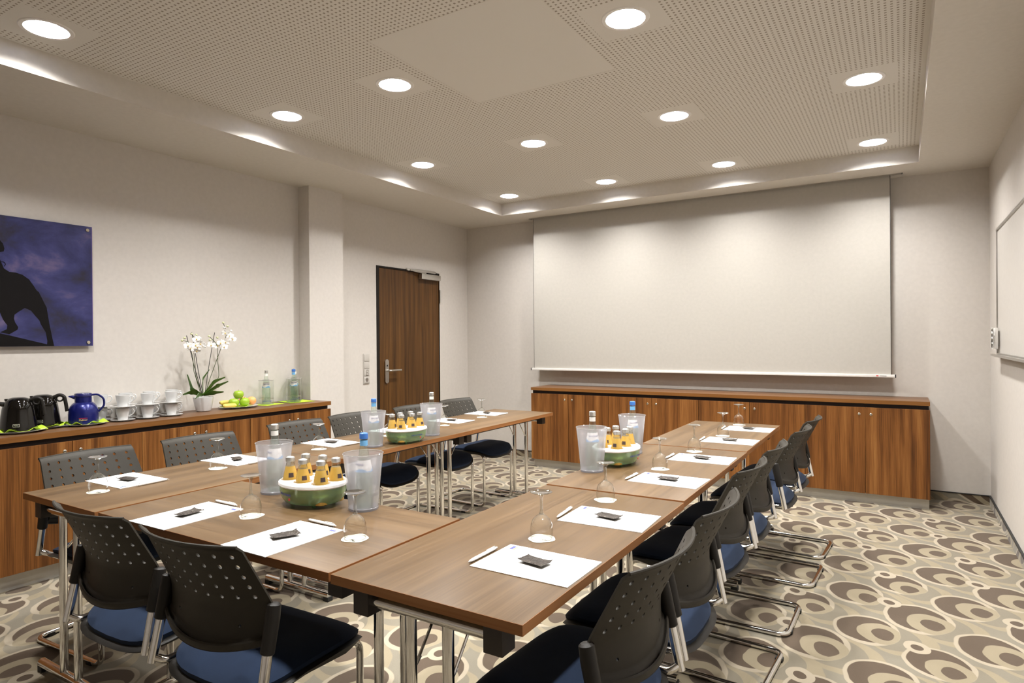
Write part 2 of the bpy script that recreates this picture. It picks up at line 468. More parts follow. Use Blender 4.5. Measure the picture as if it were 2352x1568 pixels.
# ------------------------------------------------------------------ camera
camd = bpy.data.cameras.new('camera'); cam = bpy.data.objects.new('camera', camd); COL.objects.link(cam)
camd.sensor_width = 36; camd.lens = 36*1455.89/2352; camd.clip_start = .05
Rt = Vector((.8523550, .5229065, -.0077360)); Up = Vector((.0052827, .0061827, .9999669)); Fw = Vector((-.5229370, .8523676, -.0025075))
mw = Matrix((Rt, Up, -Fw)).transposed().to_4x4(); mw.translation = (0, 0, 1.3558); cam.matrix_world = mw
SC.camera = cam

# ------------------------------------------------------------------ room
XL, XR, YF, YN = -4.536, .611, 6.349, -1.5
ZC, ZT = 2.717, 2.847
CX0, CX1, CY0, CY1 = -3.726, .1265, -.75, 5.875
struct('floor', MB().box(XL-.1, XR+.1, YN-.1, YF+.1, -.1, 0), 'carpet')
struct('wall_left', MB().box(XL-.1, XL, YN, 4.765, 0, 3).box(XL-.1, XL, 5.795, YF, 0, 3).box(XL-.1, XL, 4.765, 5.795, 2.125, 3), 'wall')
struct('wall_far', MB().box(XL-.1, XR+.1, YF, YF+.1, 0, 3), 'wall')
struct('wall_right', MB().box(XR, XR+.1, YN, YF, 0, 3), 'wall')
struct('wall_near', MB().box(XL-.1, XR+.1, YN-.1, YN, 0, 3), 'wall')
struct('wall_column', MB().box(XL, -4.398, 3.795, 4.187, 0, ZC), 'wall')
# lowered border of the ceiling with the slot for the screen, and the raised perforated field
SX0, SX1, SY0, SY1 = -3.56, .02, 6.185, 6.245
b = MB()
b.box(XL, CX0, YN, YF, ZC, ZC+.25).box(CX1, XR, YN, YF, ZC, ZC+.25).box(CX0, CX1, YN, CY0, ZC, ZC+.25)
b.box(CX0, CX1, CY1, SY0, ZC, ZC+.25).box(CX0, CX1, SY1, YF, ZC, ZC+.25)
b.box(CX0, SX0, SY0, SY1, ZC, ZC+.25).box(SX1, CX1, SY0, SY1, ZC, ZC+.25).box(CX0, CX1, SY0, SY1, ZC+.2, ZC+.25)
struct('ceiling_border', b, 'soffit')['kind'] = 'structure'
# raised ceiling made as cells with round openings for the downlights
RO = .098
b = MB(); seg = 24; h = .16
done = set()
ys = sorted(LY)
rows = []
def rect(x0, x1, y0, y1): b.add([(x0, y0, ZT), (x1, y0, ZT), (x1, y1, ZT), (x0, y1, ZT)], [(0, 3, 2, 1)])
yc = CY0
for y in ys:
    rect(CX0, CX1, yc, y-h)
    xs = sorted(l[0] for l in LAMPS if l[1] == y); xc = CX0
    for x in xs:
        rect(xc, x-h, y-h, y+h)
        ring = []; sq = []
        for k in range(seg):
            a = 2*PI*k/seg+PI/seg*0; c_, s_ = math.cos(a), math.sin(a); m = max(abs(c_), abs(s_))
            ring.append((x+RO*c_, y+RO*s_, ZT)); sq.append((x+h*c_/m, y+h*s_/m, ZT))
        b.add(ring+sq, [(k, seg+k, seg+(k+1) % seg, (k+1) % seg)[::-1] for k in range(seg)])
        xc = x+h
    rect(xc, CX1, y-h, y+h); yc = y+h
rect(CX0, CX1, yc, CY1)
me = bpy.data.meshes.new('ceiling'); me.from_pydata(b.v, [], b.f); me.materials.append(M['perf'])
o = bpy.data.objects.new('ceiling', me); COL.objects.link(o); o['kind'] = 'structure'
# void above the raised ceiling so that nothing shines through
struct('ceiling_slab', MB().box(CX0-.1, CX1+.1, CY0-.1, CY1+.1, 3.1, 3.15), 'soffit')
# skirting of folded-up carpet with a black line on top
def base(name, x0, x1, y0, y1):
    struct(name, MB().box(x0, x1, y0, y1, 0, .068), 'carpet')
    e = .003
    o = struct(name.replace('baseboard', 'trim'), MB().box(x0-(e if x1 > 0 else 0), x1+(e if x1 < 0 else 0), y0-(e if x1-x0 > y1-y0 else 0), y1, .068, .075), 'rubber')
base('baseboard_far', XL, XR, YF-.010, YF)
base('baseboard_right', XR-.010, XR, YN, YF-.010)
base('baseboard_left', XL, XL+.010, 5.80, YF-.010)
base('baseboard_door_side', XL, XL+.010, 4.19, 4.76)

# door
d = thing('door_1', 'dark walnut door set in the left-hand wall beyond the column', 'door', (XL, 5.28, 0)); d['kind'] = 'structure'
del d['category']
obj('door_frame', MB().box(-.11, .004, -.515, -.475, 0, 2.125).box(-.11, .004, .509, .515, 0, 2.125).box(-.11, .004, -.475, .509, 2.108, 2.125), 'doorframe', d, smooth=0)
obj('door_edge', MB().box(-.055, -.006, -.475, -.462, .008, 2.105), 'gold' if False else 'wood_edge', d, smooth=0)
leaf = obj('door_leaf', MB().box(-.055, -.004, -.462, .507, .008, 2.105), 'door', d, smooth=0)
# flat lever handle on a long rounded plate
pts = [(0, -.026+.052*0, 0)]
pl = []
for i in range(13):
    a = R(180*i/12); pl.append((.000, -.372+.026*math.cos(a), 1.139+.026*math.sin(a)))
for i in range(13):
    a = R(180+180*i/12); pl.append((.000, -.372+.026*math.cos(a), .943+.026*math.sin(a)))
hd = obj('handle_plate', MB().poly(pl, .010, 0), 'steel', d)
obj('lever', MB().tube(fillet([(.005, -.372, 1.049), (.055, -.372, 1.049), (.055, -.205, 1.049)], .015), .010, 10), 'steel', hd)
obj('keyhole', MB().lathe([(0, 0), (.009, 0), (.009, .004), (0, .004)], 12).xf(Matrix.Translation((.009, -.372, 1.10)) @ Matrix.Rotation(PI/2, 4, 'Y')), 'rubber', hd)
cl = obj('door_closer', MB().box(0, .05, .15, .485, 2.035, 2.095, .004), 'steel', d)
obj('closer_rail', MB().box(.004, .026, -.065, .425, 2.112, 2.137, .003).tube([(.05, .22, 2.098), (.03, -.02, 2.118)], .008, 8), 'steel', d)
obj('hinge', MB().tube([(.008, .522, 1.785), (.008, .522, 1.935)], .010, 10), 'steel', d)
obj('hinge', MB().tube([(.008, .522, .28), (.008, .522, .43)], .010, 10), 'steel', d)

# switch and socket strip beside the door
s = thing('switch_panel', 'white vertical strip of light switches and socket beside the walnut door', 'switch panel', (XL, 4.613, 1.08))
obj('frame', MB().box(0, .008, -.041, .041, -.150, .150, .002), 'switch', s)
for k in range(4):
    z0 = -.145+k*.0725
    if k == 0:
        q = obj('socket', MB().box(.008, .012, -.034, .034, z0+.004, z0+.068, .001), 'switch', s)
        obj('socket_well', MB().lathe([(0, 0), (.020, 0), (.020, .001), (0, .001)], 20).xf(Matrix.Translation((.0122, 0, z0+.036)) @ Matrix.Rotation(PI/2, 4, 'Y')), 'alu', q)
    else:
        q = obj('switch', MB().box(.008, .013, -.034, .034, z0+.004, z0+.068, .001), 'switch', s)
        if k == 1:
            obj('button_pad', MB().box(.013, .015, -.014, .018, z0+.008, z0+.062), 'alu', q)
            obj('button_label', MB().box(.015, .0155, -.010, .010, z0+.012, z0+.030).box(.015, .0155, -.010, .010, z0+.038, z0+.056), 'switch', q)

# ------------------------------------------------------------------ downlights
rn = ['row nearest the projection screen', 'second row from the projection screen', 'middle row beside the plain ceiling panel', 'row nearest the camera']
cn = ['leftmost', 'second from left', 'third from left', 'rightmost']
dl = None
for x, y, i, j in LAMPS:
    lab = 'round recessed downlight, %s, %s' % (cn[i], rn[j])
    if dl is None:
        dl = thing('recessed_downlight', lab, 'ceiling light', (x, y, ZT), 0, 'round downlights in the perforated ceiling')
        obj('trim_ring', MB().lathe([(.091, .002), (.091, -.004), (.108, -.004), (.112, 0), (.112, .0005)], 40), 'white', dl)
        obj('reflector', MB().lathe([(.097, .0), (.091, .0), (.091, .012), (.088, .035), (.080, .062), (.084, .066), (.097, .066), (.097, 0)], 40), 'reflector', dl)
        obj('lamp', MB().lathe([(0, .050), (.068, .050), (.068, .056), (0, .056)], 32), 'glow', dl)
        ld = bpy.data.lights.new('downlight_beam', 'AREA'); ld.shape = 'DISK'; ld.size = .136; ld.spread = R(140); ld.energy = 15.5; ld.color = (1.0, .985, .955)
        lo = bpy.data.objects.new('downlight_beam', ld); COL.objects.link(lo); lo.parent = dl; lo.location = (0, 0, .048)
    else: dup(dl, (x, y, ZT), 0, lab)

# plain smooth ceiling panel edge line (flush hatch)
hx = .002
struct('trim_ceiling_hatch', MB().box(-2.255, -1.335, 2.325, 2.325+hx, ZT-.0006, ZT).box(-2.255, -1.335, 3.295-hx, 3.295, ZT-.0006, ZT).box(-2.255, -2.255+hx, 2.325, 3.295, ZT-.0006, ZT).box(-1.335-hx, -1.335, 2.325, 3.295, ZT-.0006, ZT), 'soffit')

# ------------------------------------------------------------------ projection screen
s = thing('projection_screen', 'large white roll-down projection screen in front of the far wall', 'projection screen', (-1.795, 6.213, 1.015))
obj('screen_fabric', MB().box(-1.722, 1.722, -.001, .001, .02, 1.80), 'screen', s, smooth=0)
obj('fabric_border', MB().box(-1.726, -1.722, -.0015, .0015, .02, 1.80).box(1.722, 1.726, -.0015, .0015, .02, 1.80), 'rubber', s, smooth=0)
br = obj('weight_bar', MB().box(-1.752, 1.752, -.014, .014, .0, .024, .003), 'white', s)
obj('end_cap', MB().box(-1.760, -1.752, -.015, .015, -.001, .025), 'rubber', br)
obj('end_cap', MB().box(1.752, 1.760, -.015, .015, -.001, .025), 'rubber', br)
obj('maker_mark', MB().box(1.615, 1.632, -.0146, -.014, .009, .017), 'red', br, smooth=0)
obj('maker_letters', text_mesh('KINDER', .010).xf(Matrix.Translation((1.664, -.0142, .013))) if False else MB().box(1.640, 1.690, -.0145, -.014, .0105, .0145), 'ink', br, smooth=0)
obj('ceiling_housing', MB().box(-1.765, -1.0, -.030, -.022, 1.694, 1.703).box(-1.0, 1.815, -.030, -.022, 1.694, 1.703).box(1.807, 1.815, -.030, .034, 1.694, 1.703).box(-1.765, -1.757, -.030, .034, 1.694, 1.703), 'alu', s, smooth=0)

# ------------------------------------------------------------------ whiteboard
w = thing('whiteboard', 'wide whiteboard in thin aluminium frame on the right-hand wall', 'whiteboard', (XR, 4.56, 1.676))
obj('board_panel', MB().box(-.012, -.002, -1.19, 1.19, -.445, .445), 'board', w, smooth=0)
obj('board_frame', MB().box(-.020, 0, -1.20, 1.20, .440, .456, .002).box(-.020, 0, -1.20, 1.20, -.456, -.440, .002).box(-.020, 0, 1.188, 1.202, -.45, .45, .002).box(-.020, 0, -1.202, -1.188, -.45, .45, .002), 'alu', w)
obj('pen_tray', MB().box(-.055, -.006, -1.18, 1.15, -.462, -.452, .002).box(-.058, -.052, -1.18, 1.15, -.462, -.446), 'alu', w)
c = thing('marker_holder', 'white plastic marker holder with jagged edges clipped to the whiteboard corner', 'holder', (XR, 5.69, 1.34))
mbx = MB().box(-.040, -.022, -.05, .05, -.075, .075, .004)
obj('holder_body', mbx, 'white', c)
z = []
for k in range(9): z.append((-.047, .062-(.030 if k % 2 else 0), -.072+k*.018))
zz = [(-.047, .035, -.075)]+z+[(-.047, .035, .075)]
obj('jagged_clip', MB().poly(zz, .006, 0), 'white', c)
zz = [(-.060, -.035, -.075)]+[(-.060, -.060+(.028 if k % 2 else 0), -.072+k*.018) for k in range(9)]+[(-.060, -.035, .075)]
zz = [(p[0], p[1], p[2]) for p in zz]
obj('jagged_clip', MB().poly(zz, .006, 0).box(-.058, -.040, -.04, .0, -.02, .02), 'white', c)
obj('holder_mount', MB().box(-.024, -.012, -.02, .02, -.05, .05), 'white', c)

# ------------------------------------------------------------------ wall picture
P = thing('wall_picture', 'dark blue acrylic picture of a horse silhouette against clouds', 'picture', (XL, 1.45, 1.726))
px = .03
pan = obj('print_panel', MB().box(px-.008, px, -.65, .648, -.387, .388), 'sky', P, smooth=0)
obj('panel_edge', MB().box(px-.0085, px+.0004, .648, .651, -.387, .388), 'purple', P, smooth=0)
H = [(1.6033, 1.8499), (1.6218, 1.8003), (1.648, 1.7825), (1.6794, 1.7812), (1.7138, 1.7707), (1.7485, 1.7441), (1.7735, 1.7046), (1.786, 1.6816), (1.7988, 1.6705), (1.819, 1.6238), (1.8395, 1.5767), (1.8479, 1.5167), (1.8544, 1.4686), (1.8695, 1.3841), (1.8782, 1.34), (1.50, 1.34), (1.50, 1.43), (1.5998, 1.4179), (1.6449, 1.406), (1.8397, 1.351), (1.8415, 1.3721), (1.833, 1.4262), (1.8074, 1.4739), (1.7999, 1.4976), (1.7771, 1.5268), (1.757, 1.5557), (1.7245, 1.571), (1.6971, 1.5507), (1.6725, 1.5296), (1.6689, 1.5063), (1.6746, 1.4832), (1.6905, 1.4544), (1.6864, 1.4398), (1.6449, 1.412), (1.5998, 1.424), (1.6332, 1.4422), (1.6358, 1.4652), (1.6146, 1.4992), (1.6008, 1.5388), (1.56, 1.57), (1.40, 1.58), (1.33, 1.55), (1.30, 1.45), (1.27, 1.345), (1.20, 1.345), (1.22, 1.50), (1.22, 1.60), (1.10, 1.66), (1.02, 1.72), (1.00, 1.78), (1.06, 1.82), (1.12, 1.86), (1.20, 1.80), (1.34, 1.79), (1.44, 1.80), (1.50, 1.88), (1.53, 1.92), (1.52, 1.97), (1.545, 2.00), (1.60, 1.97), (1.6182, 1.946), (1.6251, 1.9182), (1.6217, 1.9006), (1.6036, 1.8945), (1.585, 1.888)]
def planar(pts, z0=1.726, y0=1.45, x=px+.0006):
    bm = bmesh.new(); vs = [bm.verts.new((x, p[0]-y0, p[1]-z0)) for p in pts]
    es = [bm.edges.new((vs[i], vs[(i+1) % len(vs)])) for i in range(len(vs))]
    bmesh.ops.triangle_fill(bm, edges=es, use_beauty=True, use_dissolve=False)
    bm.verts.index_update(); m = MB().add([v.co for v in bm.verts], [[v.index for v in f.verts] for f in bm.faces]); bm.free(); return m
def trifill(name, pts, mat, par):
    m = planar(pts); o = obj(name, m, mat, par, smooth=0)
    md = o.modifiers.new('s', 'SOLIDIFY'); md.thickness = .0004; md.offset = 0; bake(o); return o
trifill('horse_silhouette', H, 'silhouette', P)
obj('sword_loop', MB().tube(arc((px+.001, 1.615-1.45, 1.825-1.726), .014, -60, 150, 10, (0, 1, 0), (0, 0, 1)), .0016, 6), 'silhouette', P)
for yy, zz in ((.624, .364), (.624, -.365), (-.624, .364), (-.624, -.365)):
    obj('screw_cap', MB().lathe([(0, 0), (.011, 0), (.011, .004), (.009, .006), (0, .006)], 16).xf(Matrix.Translation((px, yy, zz)) @ Matrix.Rotation(PI/2, 4, 'Y')), 'knob', P)
    obj('standoff', MB().tube([(0, yy, zz), (px-.008, yy, zz)], .006, 8), 'steel', P)

# ------------------------------------------------------------------ sideboards
def knob_mb(): return MB().lathe([(0, 0), (.010, 0), (.010, .003), (.007, .005), (.004, .0045), (.004, .002), (0, .002)], 14)
def cabinet(i, axis, a0, a1, am, front, back, zd, zdt, lab, knobs=(1, 1)):
    """a two-door unit. axis 'x': front faces -Y; axis 'y': front faces +X"""
    if axis == 'x':
        cx = (a0+a1)/2; t = thing('sideboard_cabinet', lab, 'cabinet', (cx, front, 0), 0, 'walnut cabinets under the far worktop')
        bx = lambda u0, u1, d0, d1, z0, z1, b=0: MB().box(u0-cx, u1-cx, d0, d1, z0, z1, b)
        kr = Matrix.Rotation(PI/2, 4, 'X')
        kx = lambda u, z: Matrix.Translation((u-cx, -.0, z)) @ kr
        dep = back-front
    else:
        cy = (a0+a1)/2; t = thing('sideboard_cabinet', lab, 'cabinet', (front, cy, 0), 0, 'walnut cabinets under the left worktop')
        bx = lambda u0, u1, d0, d1, z0, z1, b=0: MB().box(-d1, -d0, u0-cy, u1-cy, z0, z1, b)
        kx = lambda u, z: Matrix.Translation((0, u-cy, z)) @ Matrix.Rotation(PI/2, 4, 'Y')
        dep = front-back
    obj('cabinet_body', bx(a0, a1, .020, dep, zd+.001, zdt-.012), 'wood_v', t, smooth=0)
    g = .0018
    for (u0, u1, k) in ((a0, am, am-.042), (am, a1, am+.042)):
        dr = obj('door', bx(u0+g, u1-g, 0, .018, zd, zdt, .0008), 'wood_v', t, smooth=0)
        # each leaf has its own veneer figure
        obj('knob', knob_mb().xf(kx(k, zdt-.055)), 'knob', dr)
    return t
FY = 5.895; fx = [-3.383, -2.940, -2.493, -2.046, -1.600, -1.149, -.700, -.252, .191]
fl = ['leftmost walnut two-door cabinet under the far worktop, beside the left wall gap', 'second walnut two-door cabinet from the left under the far worktop', 'third walnut two-door cabinet from the left under the far worktop, behind the right-hand tables', 'rightmost walnut two-door cabinet under the far worktop']
for k in range(4): cabinet(k, 'x', fx[2*k], fx[2*k+2], fx[2*k+1], FY, YF-.011, .085, .785, fl[k])
t = thing('worktop', 'long walnut worktop on the low sideboard below the projection screen', 'worktop', (0, FY, 0))
obj('top_board', MB().box(-3.383, .191, -.001, YF-FY-.003, .8165, .848, .0015), 'work_x', t)
obj('edge_band', MB().box(-3.383, .191, -.0025, -.001, .817, .8475), 'wood_edge_x', t, smooth=0)
obj('shadow_gap', MB().box(-3.375, .183, .030, YF-FY-.012, .774, .8165), 'gap', t, smooth=0)
tag(obj('sideboard_plinth', MB().box(-3.375, .183, FY+.05, YF-.012, 0, .085), 'plinth', smooth=0), 'grey metal plinth under the far walnut cabinets', 'plinth')
LXF = -4.139; ly = [.222, .619, 1.018, 1.416, 1.816, 2.215, 2.611, 3.009, 3.403, 3.790]
ll = ['walnut two-door cabinet at the hidden near end of the left sideboard', 'walnut two-door cabinet of the left sideboard under the coffee pots, nearest in view', 'middle walnut two-door cabinet of the left sideboard, under the cups', 'walnut two-door cabinet of the left sideboard beside the column, under the fruit plate']
cabinet(0, 'y', ly[0], ly[2]-.0, ly[1], LXF, XL+.002, .094, .784, ll[0])
for k, (a, m_, c_) in enumerate(((1.018+.398, 1.816, 2.215), (2.215, 2.611, 3.009), (3.009, 3.403, 3.790))):
    cabinet(k, 'y', a, c_, m_, LXF, XL+.002, .094, .784, ll[k+1])
t = thing('worktop', 'long walnut worktop on the left sideboard carrying the coffee service', 'worktop', (LXF, 0, 0))
obj('top_board', MB().box(XL-LXF+.003, .001, .20, 3.790, .814, .8470, .0015), 'work_y', t)
obj('edge_band', MB().box(.001, .0025, .20, 3.790, .8145, .8465), 'wood_edge', t, smooth=0)
obj('shadow_gap', MB().box(XL-LXF+.004, -.030, .21, 3.780, .7735, .814), 'gap', t, smooth=0)
tag(obj('sideboard_plinth', MB().box(XL+.003, LXF-.05, .222, 3.785, 0, .094), 'plinth', smooth=0), 'grey metal plinth under the left walnut sideboard', 'plinth')
o = obj('sideboard_filler', MB().box(XL+.003, LXF-.001, 1.0185, 1.4145, .095, .764), 'wood_v', smooth=0)
tag(o, 'plain walnut filler panel of the left sideboard at the edge of the picture', 'panel')

# ------------------------------------------------------------------ conference tables
TL, TW, TH = 1.190, .590, .74
def ring_band(hx, hy, w, z0, z1):
    o_ = [(-hx, -hy), (hx, -hy), (hx, hy), (-hx, hy)]; i_ = [(-hx+w, -hy+w), (hx-w, -hy+w), (hx-w, hy-w), (-hx+w, hy-w)]
    V = [(x, y, z) for z in (z0, z1) for x, y in o_+i_]; F = []
    for k in range(4):
        l = (k+1) % 4
        F += [(k, l, 8+l, 8+k), (4+l, 4+k, 12+k, 12+l), (8+k, 8+l, 12+l, 12+k), (l, k, 4+k, 4+l)]
    return MB().add(V, F)
def make_table(label, loc, rot):
    t = thing('conference_table', label, 'table', loc, rot, 'folding conference tables in the U shape')
    hx, hy = TW/2, TL/2
    obj('tabletop', MB().box(-hx+.0011, hx-.0011, -hy+.0011, hy-.0011, TH-.026, TH, .0006), 'top_y', t)
    obj('edge_band', ring_band(hx, hy, .0012, TH-.0255, TH-.0004), 'top_edge', t, smooth=0)
    for s in (-1, 1):
        y = s*(hy-.046)
        for q in (-1, 1):
            x = q*.205
            obj('rail_block', MB().box(x-.026, x+.026, y-.028, y+.028, TH-.096, TH-.026, .002), 'block', t)
        obj('top_rail', MB().tube([(-.185, y, TH-.062), (.185, y, TH-.062)], .0165, 14), 'chrome', t)
        for q in (-1, 1):
            lg = obj('leg', MB().tube([(q*.058, y, TH-.07), (q*.058, y, .045)], .0150, 14), 'chrome', t)
            obj('brace', MB().tube(fillet([(q*.058, y-s*.035, .55), (q*.058, y-s*.012, .53), (q*.058, y-s*.16, TH-.030)][::1], .01), .0042, 7), 'chrome', lg)
        ft = obj('foot_bar', MB().tube([(-.250, y, .031), (.250, y, .031)], .0185, 14), 'chrome', t)
        for q in (-1, 1):
            obj('foot_pad', MB().box(q*.236-.018, q*.236+.018, y-.017, y+.017, 0, .024, .002), 'rubber', ft)
    obj('side_rail', MB().box(-.215, -.195, -hy+.09, hy-.09, TH-.052, TH-.026).box(.195, .215, -hy+.09, hy-.09, TH-.052, TH-.026), 'block', t, smooth=0)
    return t
tabs = [((-.9935, 1.7693, 0), -.07, 'walnut table nearest the camera in the right-hand row of the U'),
        ((-1.0022, 2.978, 0), .36, 'middle walnut table of the right-hand row, carrying a drinks tray'),
        ((-1.0172, 4.1865, 0), .54, 'far walnut table of the right-hand row, next to the far sideboard'),
        ((-1.8965, 1.4709, 0), 90.2, 'walnut cross table joining the two rows at the front of the U'),
        ((-2.8001, 1.7661, 0), -.27, 'walnut table nearest the camera in the left-hand row of the U'),
        ((-2.7912, 2.9595, 0), .35, 'middle walnut table of the left-hand row, carrying a drinks tray'),
        ((-2.8034, 4.1526, 0), .54, 'far walnut table of the left-hand row, in front of the door')]
t0 = make_table(tabs[0][2], tabs[0][0], R(tabs[0][1]))
for l, r_, lab in tabs[1:]: dup(t0, l, R(r_), lab)

# ------------------------------------------------------------------ chairs
def shell_mesh():
    """curved plastic back with a grid of real holes"""
    def prof(z):
        K = [(.49, -.258), (.53, -.250), (.60, -.241), (.64, -.239), (.66, -.242), (.68, -.250), (.838, -.331), (.86, -.343)]
        for (a, ya), (b_, yb) in zip(K, K[1:]):
            if z <= b_: tt = (z-a)/(b_-a); return ya+(yb-ya)*tt
        return K[-1][1]
    def S(u, v):  # u in -1..1, v in 0..1
        zb = .560-.034*(1-u*u); z = zb+(.838-zb)*v
        hw = .213+.009*max(0, min(1, (z-.60)/.06))-.016*max(0, (z-.66)/.178)
        y = prof(z)-.046*(1-u*u)
        if v < .09: y -= .016*(1-v/.09)**.7
        if v > .95: y -= .010*((v-.95)/.05)
        return Vector((u*hw, y, z))
    nc = 8; us = [-1, -.955]+[-.955+1.91*i/nc for i in range(1, nc)]+[.955, 1]
    vs_ = [0, .03, .06, .09, .16, .24, .33, .42]+[.42+.53*i/5 for i in range(1, 6)]+[.975, 1]
    V = []; F = []
    def q(u, v): V.append(S(u, v)); return len(V)-1
    for a, b_ in zip(vs_, vs_[1:]):
        for c, d in zip(us, us[1:]):
            hole = (a >= .415 and b_ <= .951 and c >= -.956 and d <= .956)
            um, vm = (c+d)/2, (a+b_)/2
            small = (abs(vm-.20) < .01 and abs(abs(um)-.60) < .09)
            if hole or small:
                rx = (.0062 if hole else .0045)/.214; ry = (.0062 if hole else .0045)/.29
                n = 12; ring = []; sq = []
                for k in range(n):
                    an = 2*PI*k/n+PI/4; cc, ss = math.cos(an), math.sin(an); m = max(abs(cc), abs(ss))
                    ring.append(q(um+rx*cc, vm+ry*ss)); sq.append(q(um+(d-c)/2*cc/m, vm+(b_-a)/2*ss/m))
                for k in range(n): F.append((ring[k], sq[k], sq[(k+1) % n], ring[(k+1) % n]))
            else:
                n = 12; sq = []
                for k in range(n):
                    an = 2*PI*k/n+PI/4; cc, ss = math.cos(an), math.sin(an); m = max(abs(cc), abs(ss))
                    sq.append(q(um+(d-c)/2*cc/m, vm+(b_-a)/2*ss/m))
                mid = q(um, vm)
                for k in range(n): F.append((mid, sq[k], sq[(k+1) % n]))
    mb = MB(); mb.v = [tuple(x) for x in V]; mb.f = F
    def edge_path(v, n=16, back=.0): return [tuple(S(-1+2*i/n, v)+Vector((0, -back, 0))) for i in range(n+1)]
    global RIMS
    RIMS = (MB().tube(edge_path(1.0), .0048, 8).mesh('top_rim', 'shell'), MB().tube(edge_path(.035, 16, .004), .0115, 8, flat=.55).mesh('lower_rim', 'shell'))
    o = obj('backrest', mb, 'shell')
    # verts of neighbouring cells differ; weld what coincides, thicken
    md = o.modifiers.new('s', 'SOLIDIFY'); md.thickness = .006; md.offset = 0
    bake(o); me = o.data; me.set_sharp_from_angle(angle=R(50)); bpy.data.objects.remove(o); return me

def seat_rings(w, d0, d1, power, hfun, n=40, rings=9, zoff=0):
    """superellipse cushion from y=d0 (rear) to y=d1 (front)"""
    cy = (d0+d1)/2; hd = (d1-d0)/2; V = [(0, cy, hfun(0, cy, 0))]; F = []
    for r in range(1, rings+1):
        s = math.sin(PI/2*r/rings) if True else r/rings
        for k in range(n):
            a = 2*PI*k/n; c, s_ = math.cos(a), math.sin(a)
            x = w*s*math.copysign(abs(c)**(2/power), c); y = cy+hd*s*math.copysign(abs(s_)**(2/power), s_)
            if s_ < 0: x *= 1-.03*abs(s_)*s
            V.append((x, y, hfun(x, y, s)))
    for k in range(n): F.append((0, 1+k, 1+(k+1) % n))
    for r in range(rings-1):
        for k in range(n):
            a = 1+r*n+k; b_ = 1+r*n+(k+1) % n; F.append((a, a+n, b_+n, b_))
    return V, F
def cushion():
    def base_z(x, y): return .452+.010*math.sin((y+.27)/.42*PI)-.040*max(0, (y-.06)/.09)**2-.016*max(0, (-y-.16)/.08)+.008*(abs(x)/.22)**2
    top = lambda x, y, s: base_z(x, y)+.022*(1-s**6)
    bot = lambda x, y, s: base_z(x, y)-.014
    V, F = seat_rings(.236, -.285, .148, 3.5, top); n = 40; rings = 9
    V2, F2 = seat_rings(.233, -.283, .146, 3.5, bot)
    mb = MB().add(V, F); k = len(mb.v); mb.add(V2, [tuple(reversed(f)) for f in F2])
    o1 = 1+(rings-1)*n
    mb.f += [(o1+i, k+o1+i, k+o1+(i+1) % n, o1+(i+1) % n) for i in range(n)]
    return mb
def pan():
    def bz(x, y): return .436+.010*math.sin((y+.27)/.42*PI)-.040*max(0, (y-.06)/.09)**2-.016*max(0, (-y-.16)/.08)+.008*(abs(x)/.22)**2
    V, F = seat_rings(.250, -.302, .152, 3.6, lambda x, y, s: bz(x, y)+.004-.008*s**14)
    V2, F2 = seat_rings(.240, -.290, .146, 3.6, lambda x, y, s: bz(x, y)-.022*(1-.3*s)-.012*math.exp(-((y+.02)/.06)**2))
    n = 40; mb = MB().add(V, F); k = len(mb.v); mb.add(V2, [tuple(reversed(f)) for f in F2]); o1 = 1+8*n
    mb.f += [(o1+i, k+o1+i, k+o1+(i+1) % n, o1+(i+1) % n) for i in range(n)]
    return mb
def make_chair(label, loc, rot, group):
    t = thing('cantilever_chair', label, 'chair', loc, rot, group)
    obj('seat', cushion(), 'fabric', t); obj('seat_pan', pan(), 'black', t)
    o = bpy.data.objects.new('backrest', SHELL); COL.objects.link(o); o.parent = t
    obj('top_rim', RIMS[0], None, o); obj('lower_rim', RIMS[1], None, o)
    for s in (-1, 1):
        bk = obj('back_bracket', MB().tube([(s*.226, -.2430, .668), (s*.226, -.2435, .664), (s*.227, -.2500, .630), (s*.228, -.2680, .546), (s*.228, -.2690, .542)], [.013, .0185, .020, .019, .014], 12), 'black', t)
        obj('back_post', MB().tube([(s*.228, -.2640, .565), (s*.232, -.2930, .424)], .0140, 12), 'chrome', t)
    r = .0115
    half = fillet([(.226, -.286, .437), (.205, -.270, .426), (.195, .113, .424), (.190, .113, .0125), (.190, -.417, .0125), (0, -.417, .0125)], .052, 7)
    pts = half+[Vector((-p.x, p.y, p.z)) for p in reversed(half[:-1])]
    obj('cantilever_frame', MB().tube(pts, r, 12), 'chrome', t)
    for s in (-1, 1):
        obj('floor_glide', MB().box(s*.190-.013, s*.190+.013, .015, .050, 0, .016, .002), 'rubber', t)
        obj('floor_glide', MB().box(s*.130-.014, s*.130+.014, -.431, -.400, 0, .016, .002), 'rubber', t)
    return t
SHELL = shell_mesh()
ch = [((-2.168, 1.326, 0), 1.1, 'black perforated chair, left of the two at the front cross table', 'chairs at the front cross table'),
      ((-1.648, 1.325, 0), 2.5, 'black perforated chair, right of the two at the front cross table', 'chairs at the front cross table')]
rl = ['nearest the camera, cut by the picture bottom', 'second from the camera', 'third from the camera', 'fourth from the camera', 'fifth from the camera', 'farthest from the camera, by the far sideboard']
for (x, y, r_), w_ in zip(((-.840, 1.548, 86.5), (-.833, 2.060, 89.5), (-.865, 2.743, 86.5), (-.858, 3.274, 89), (-.826, 3.955, 87.5), (-.823, 4.476, 86.5)), rl):
    ch.append(((x, y, 0), r_, 'black perforated chair, right-hand row, '+w_, 'chairs along the right-hand tables'))
l2 = ['nearest the camera', 'second from the camera', 'third from the camera', 'fourth from the camera, behind the blue-capped bottle', 'fifth from the camera, behind the drinks tray', 'farthest from the camera, in front of the bare wall']
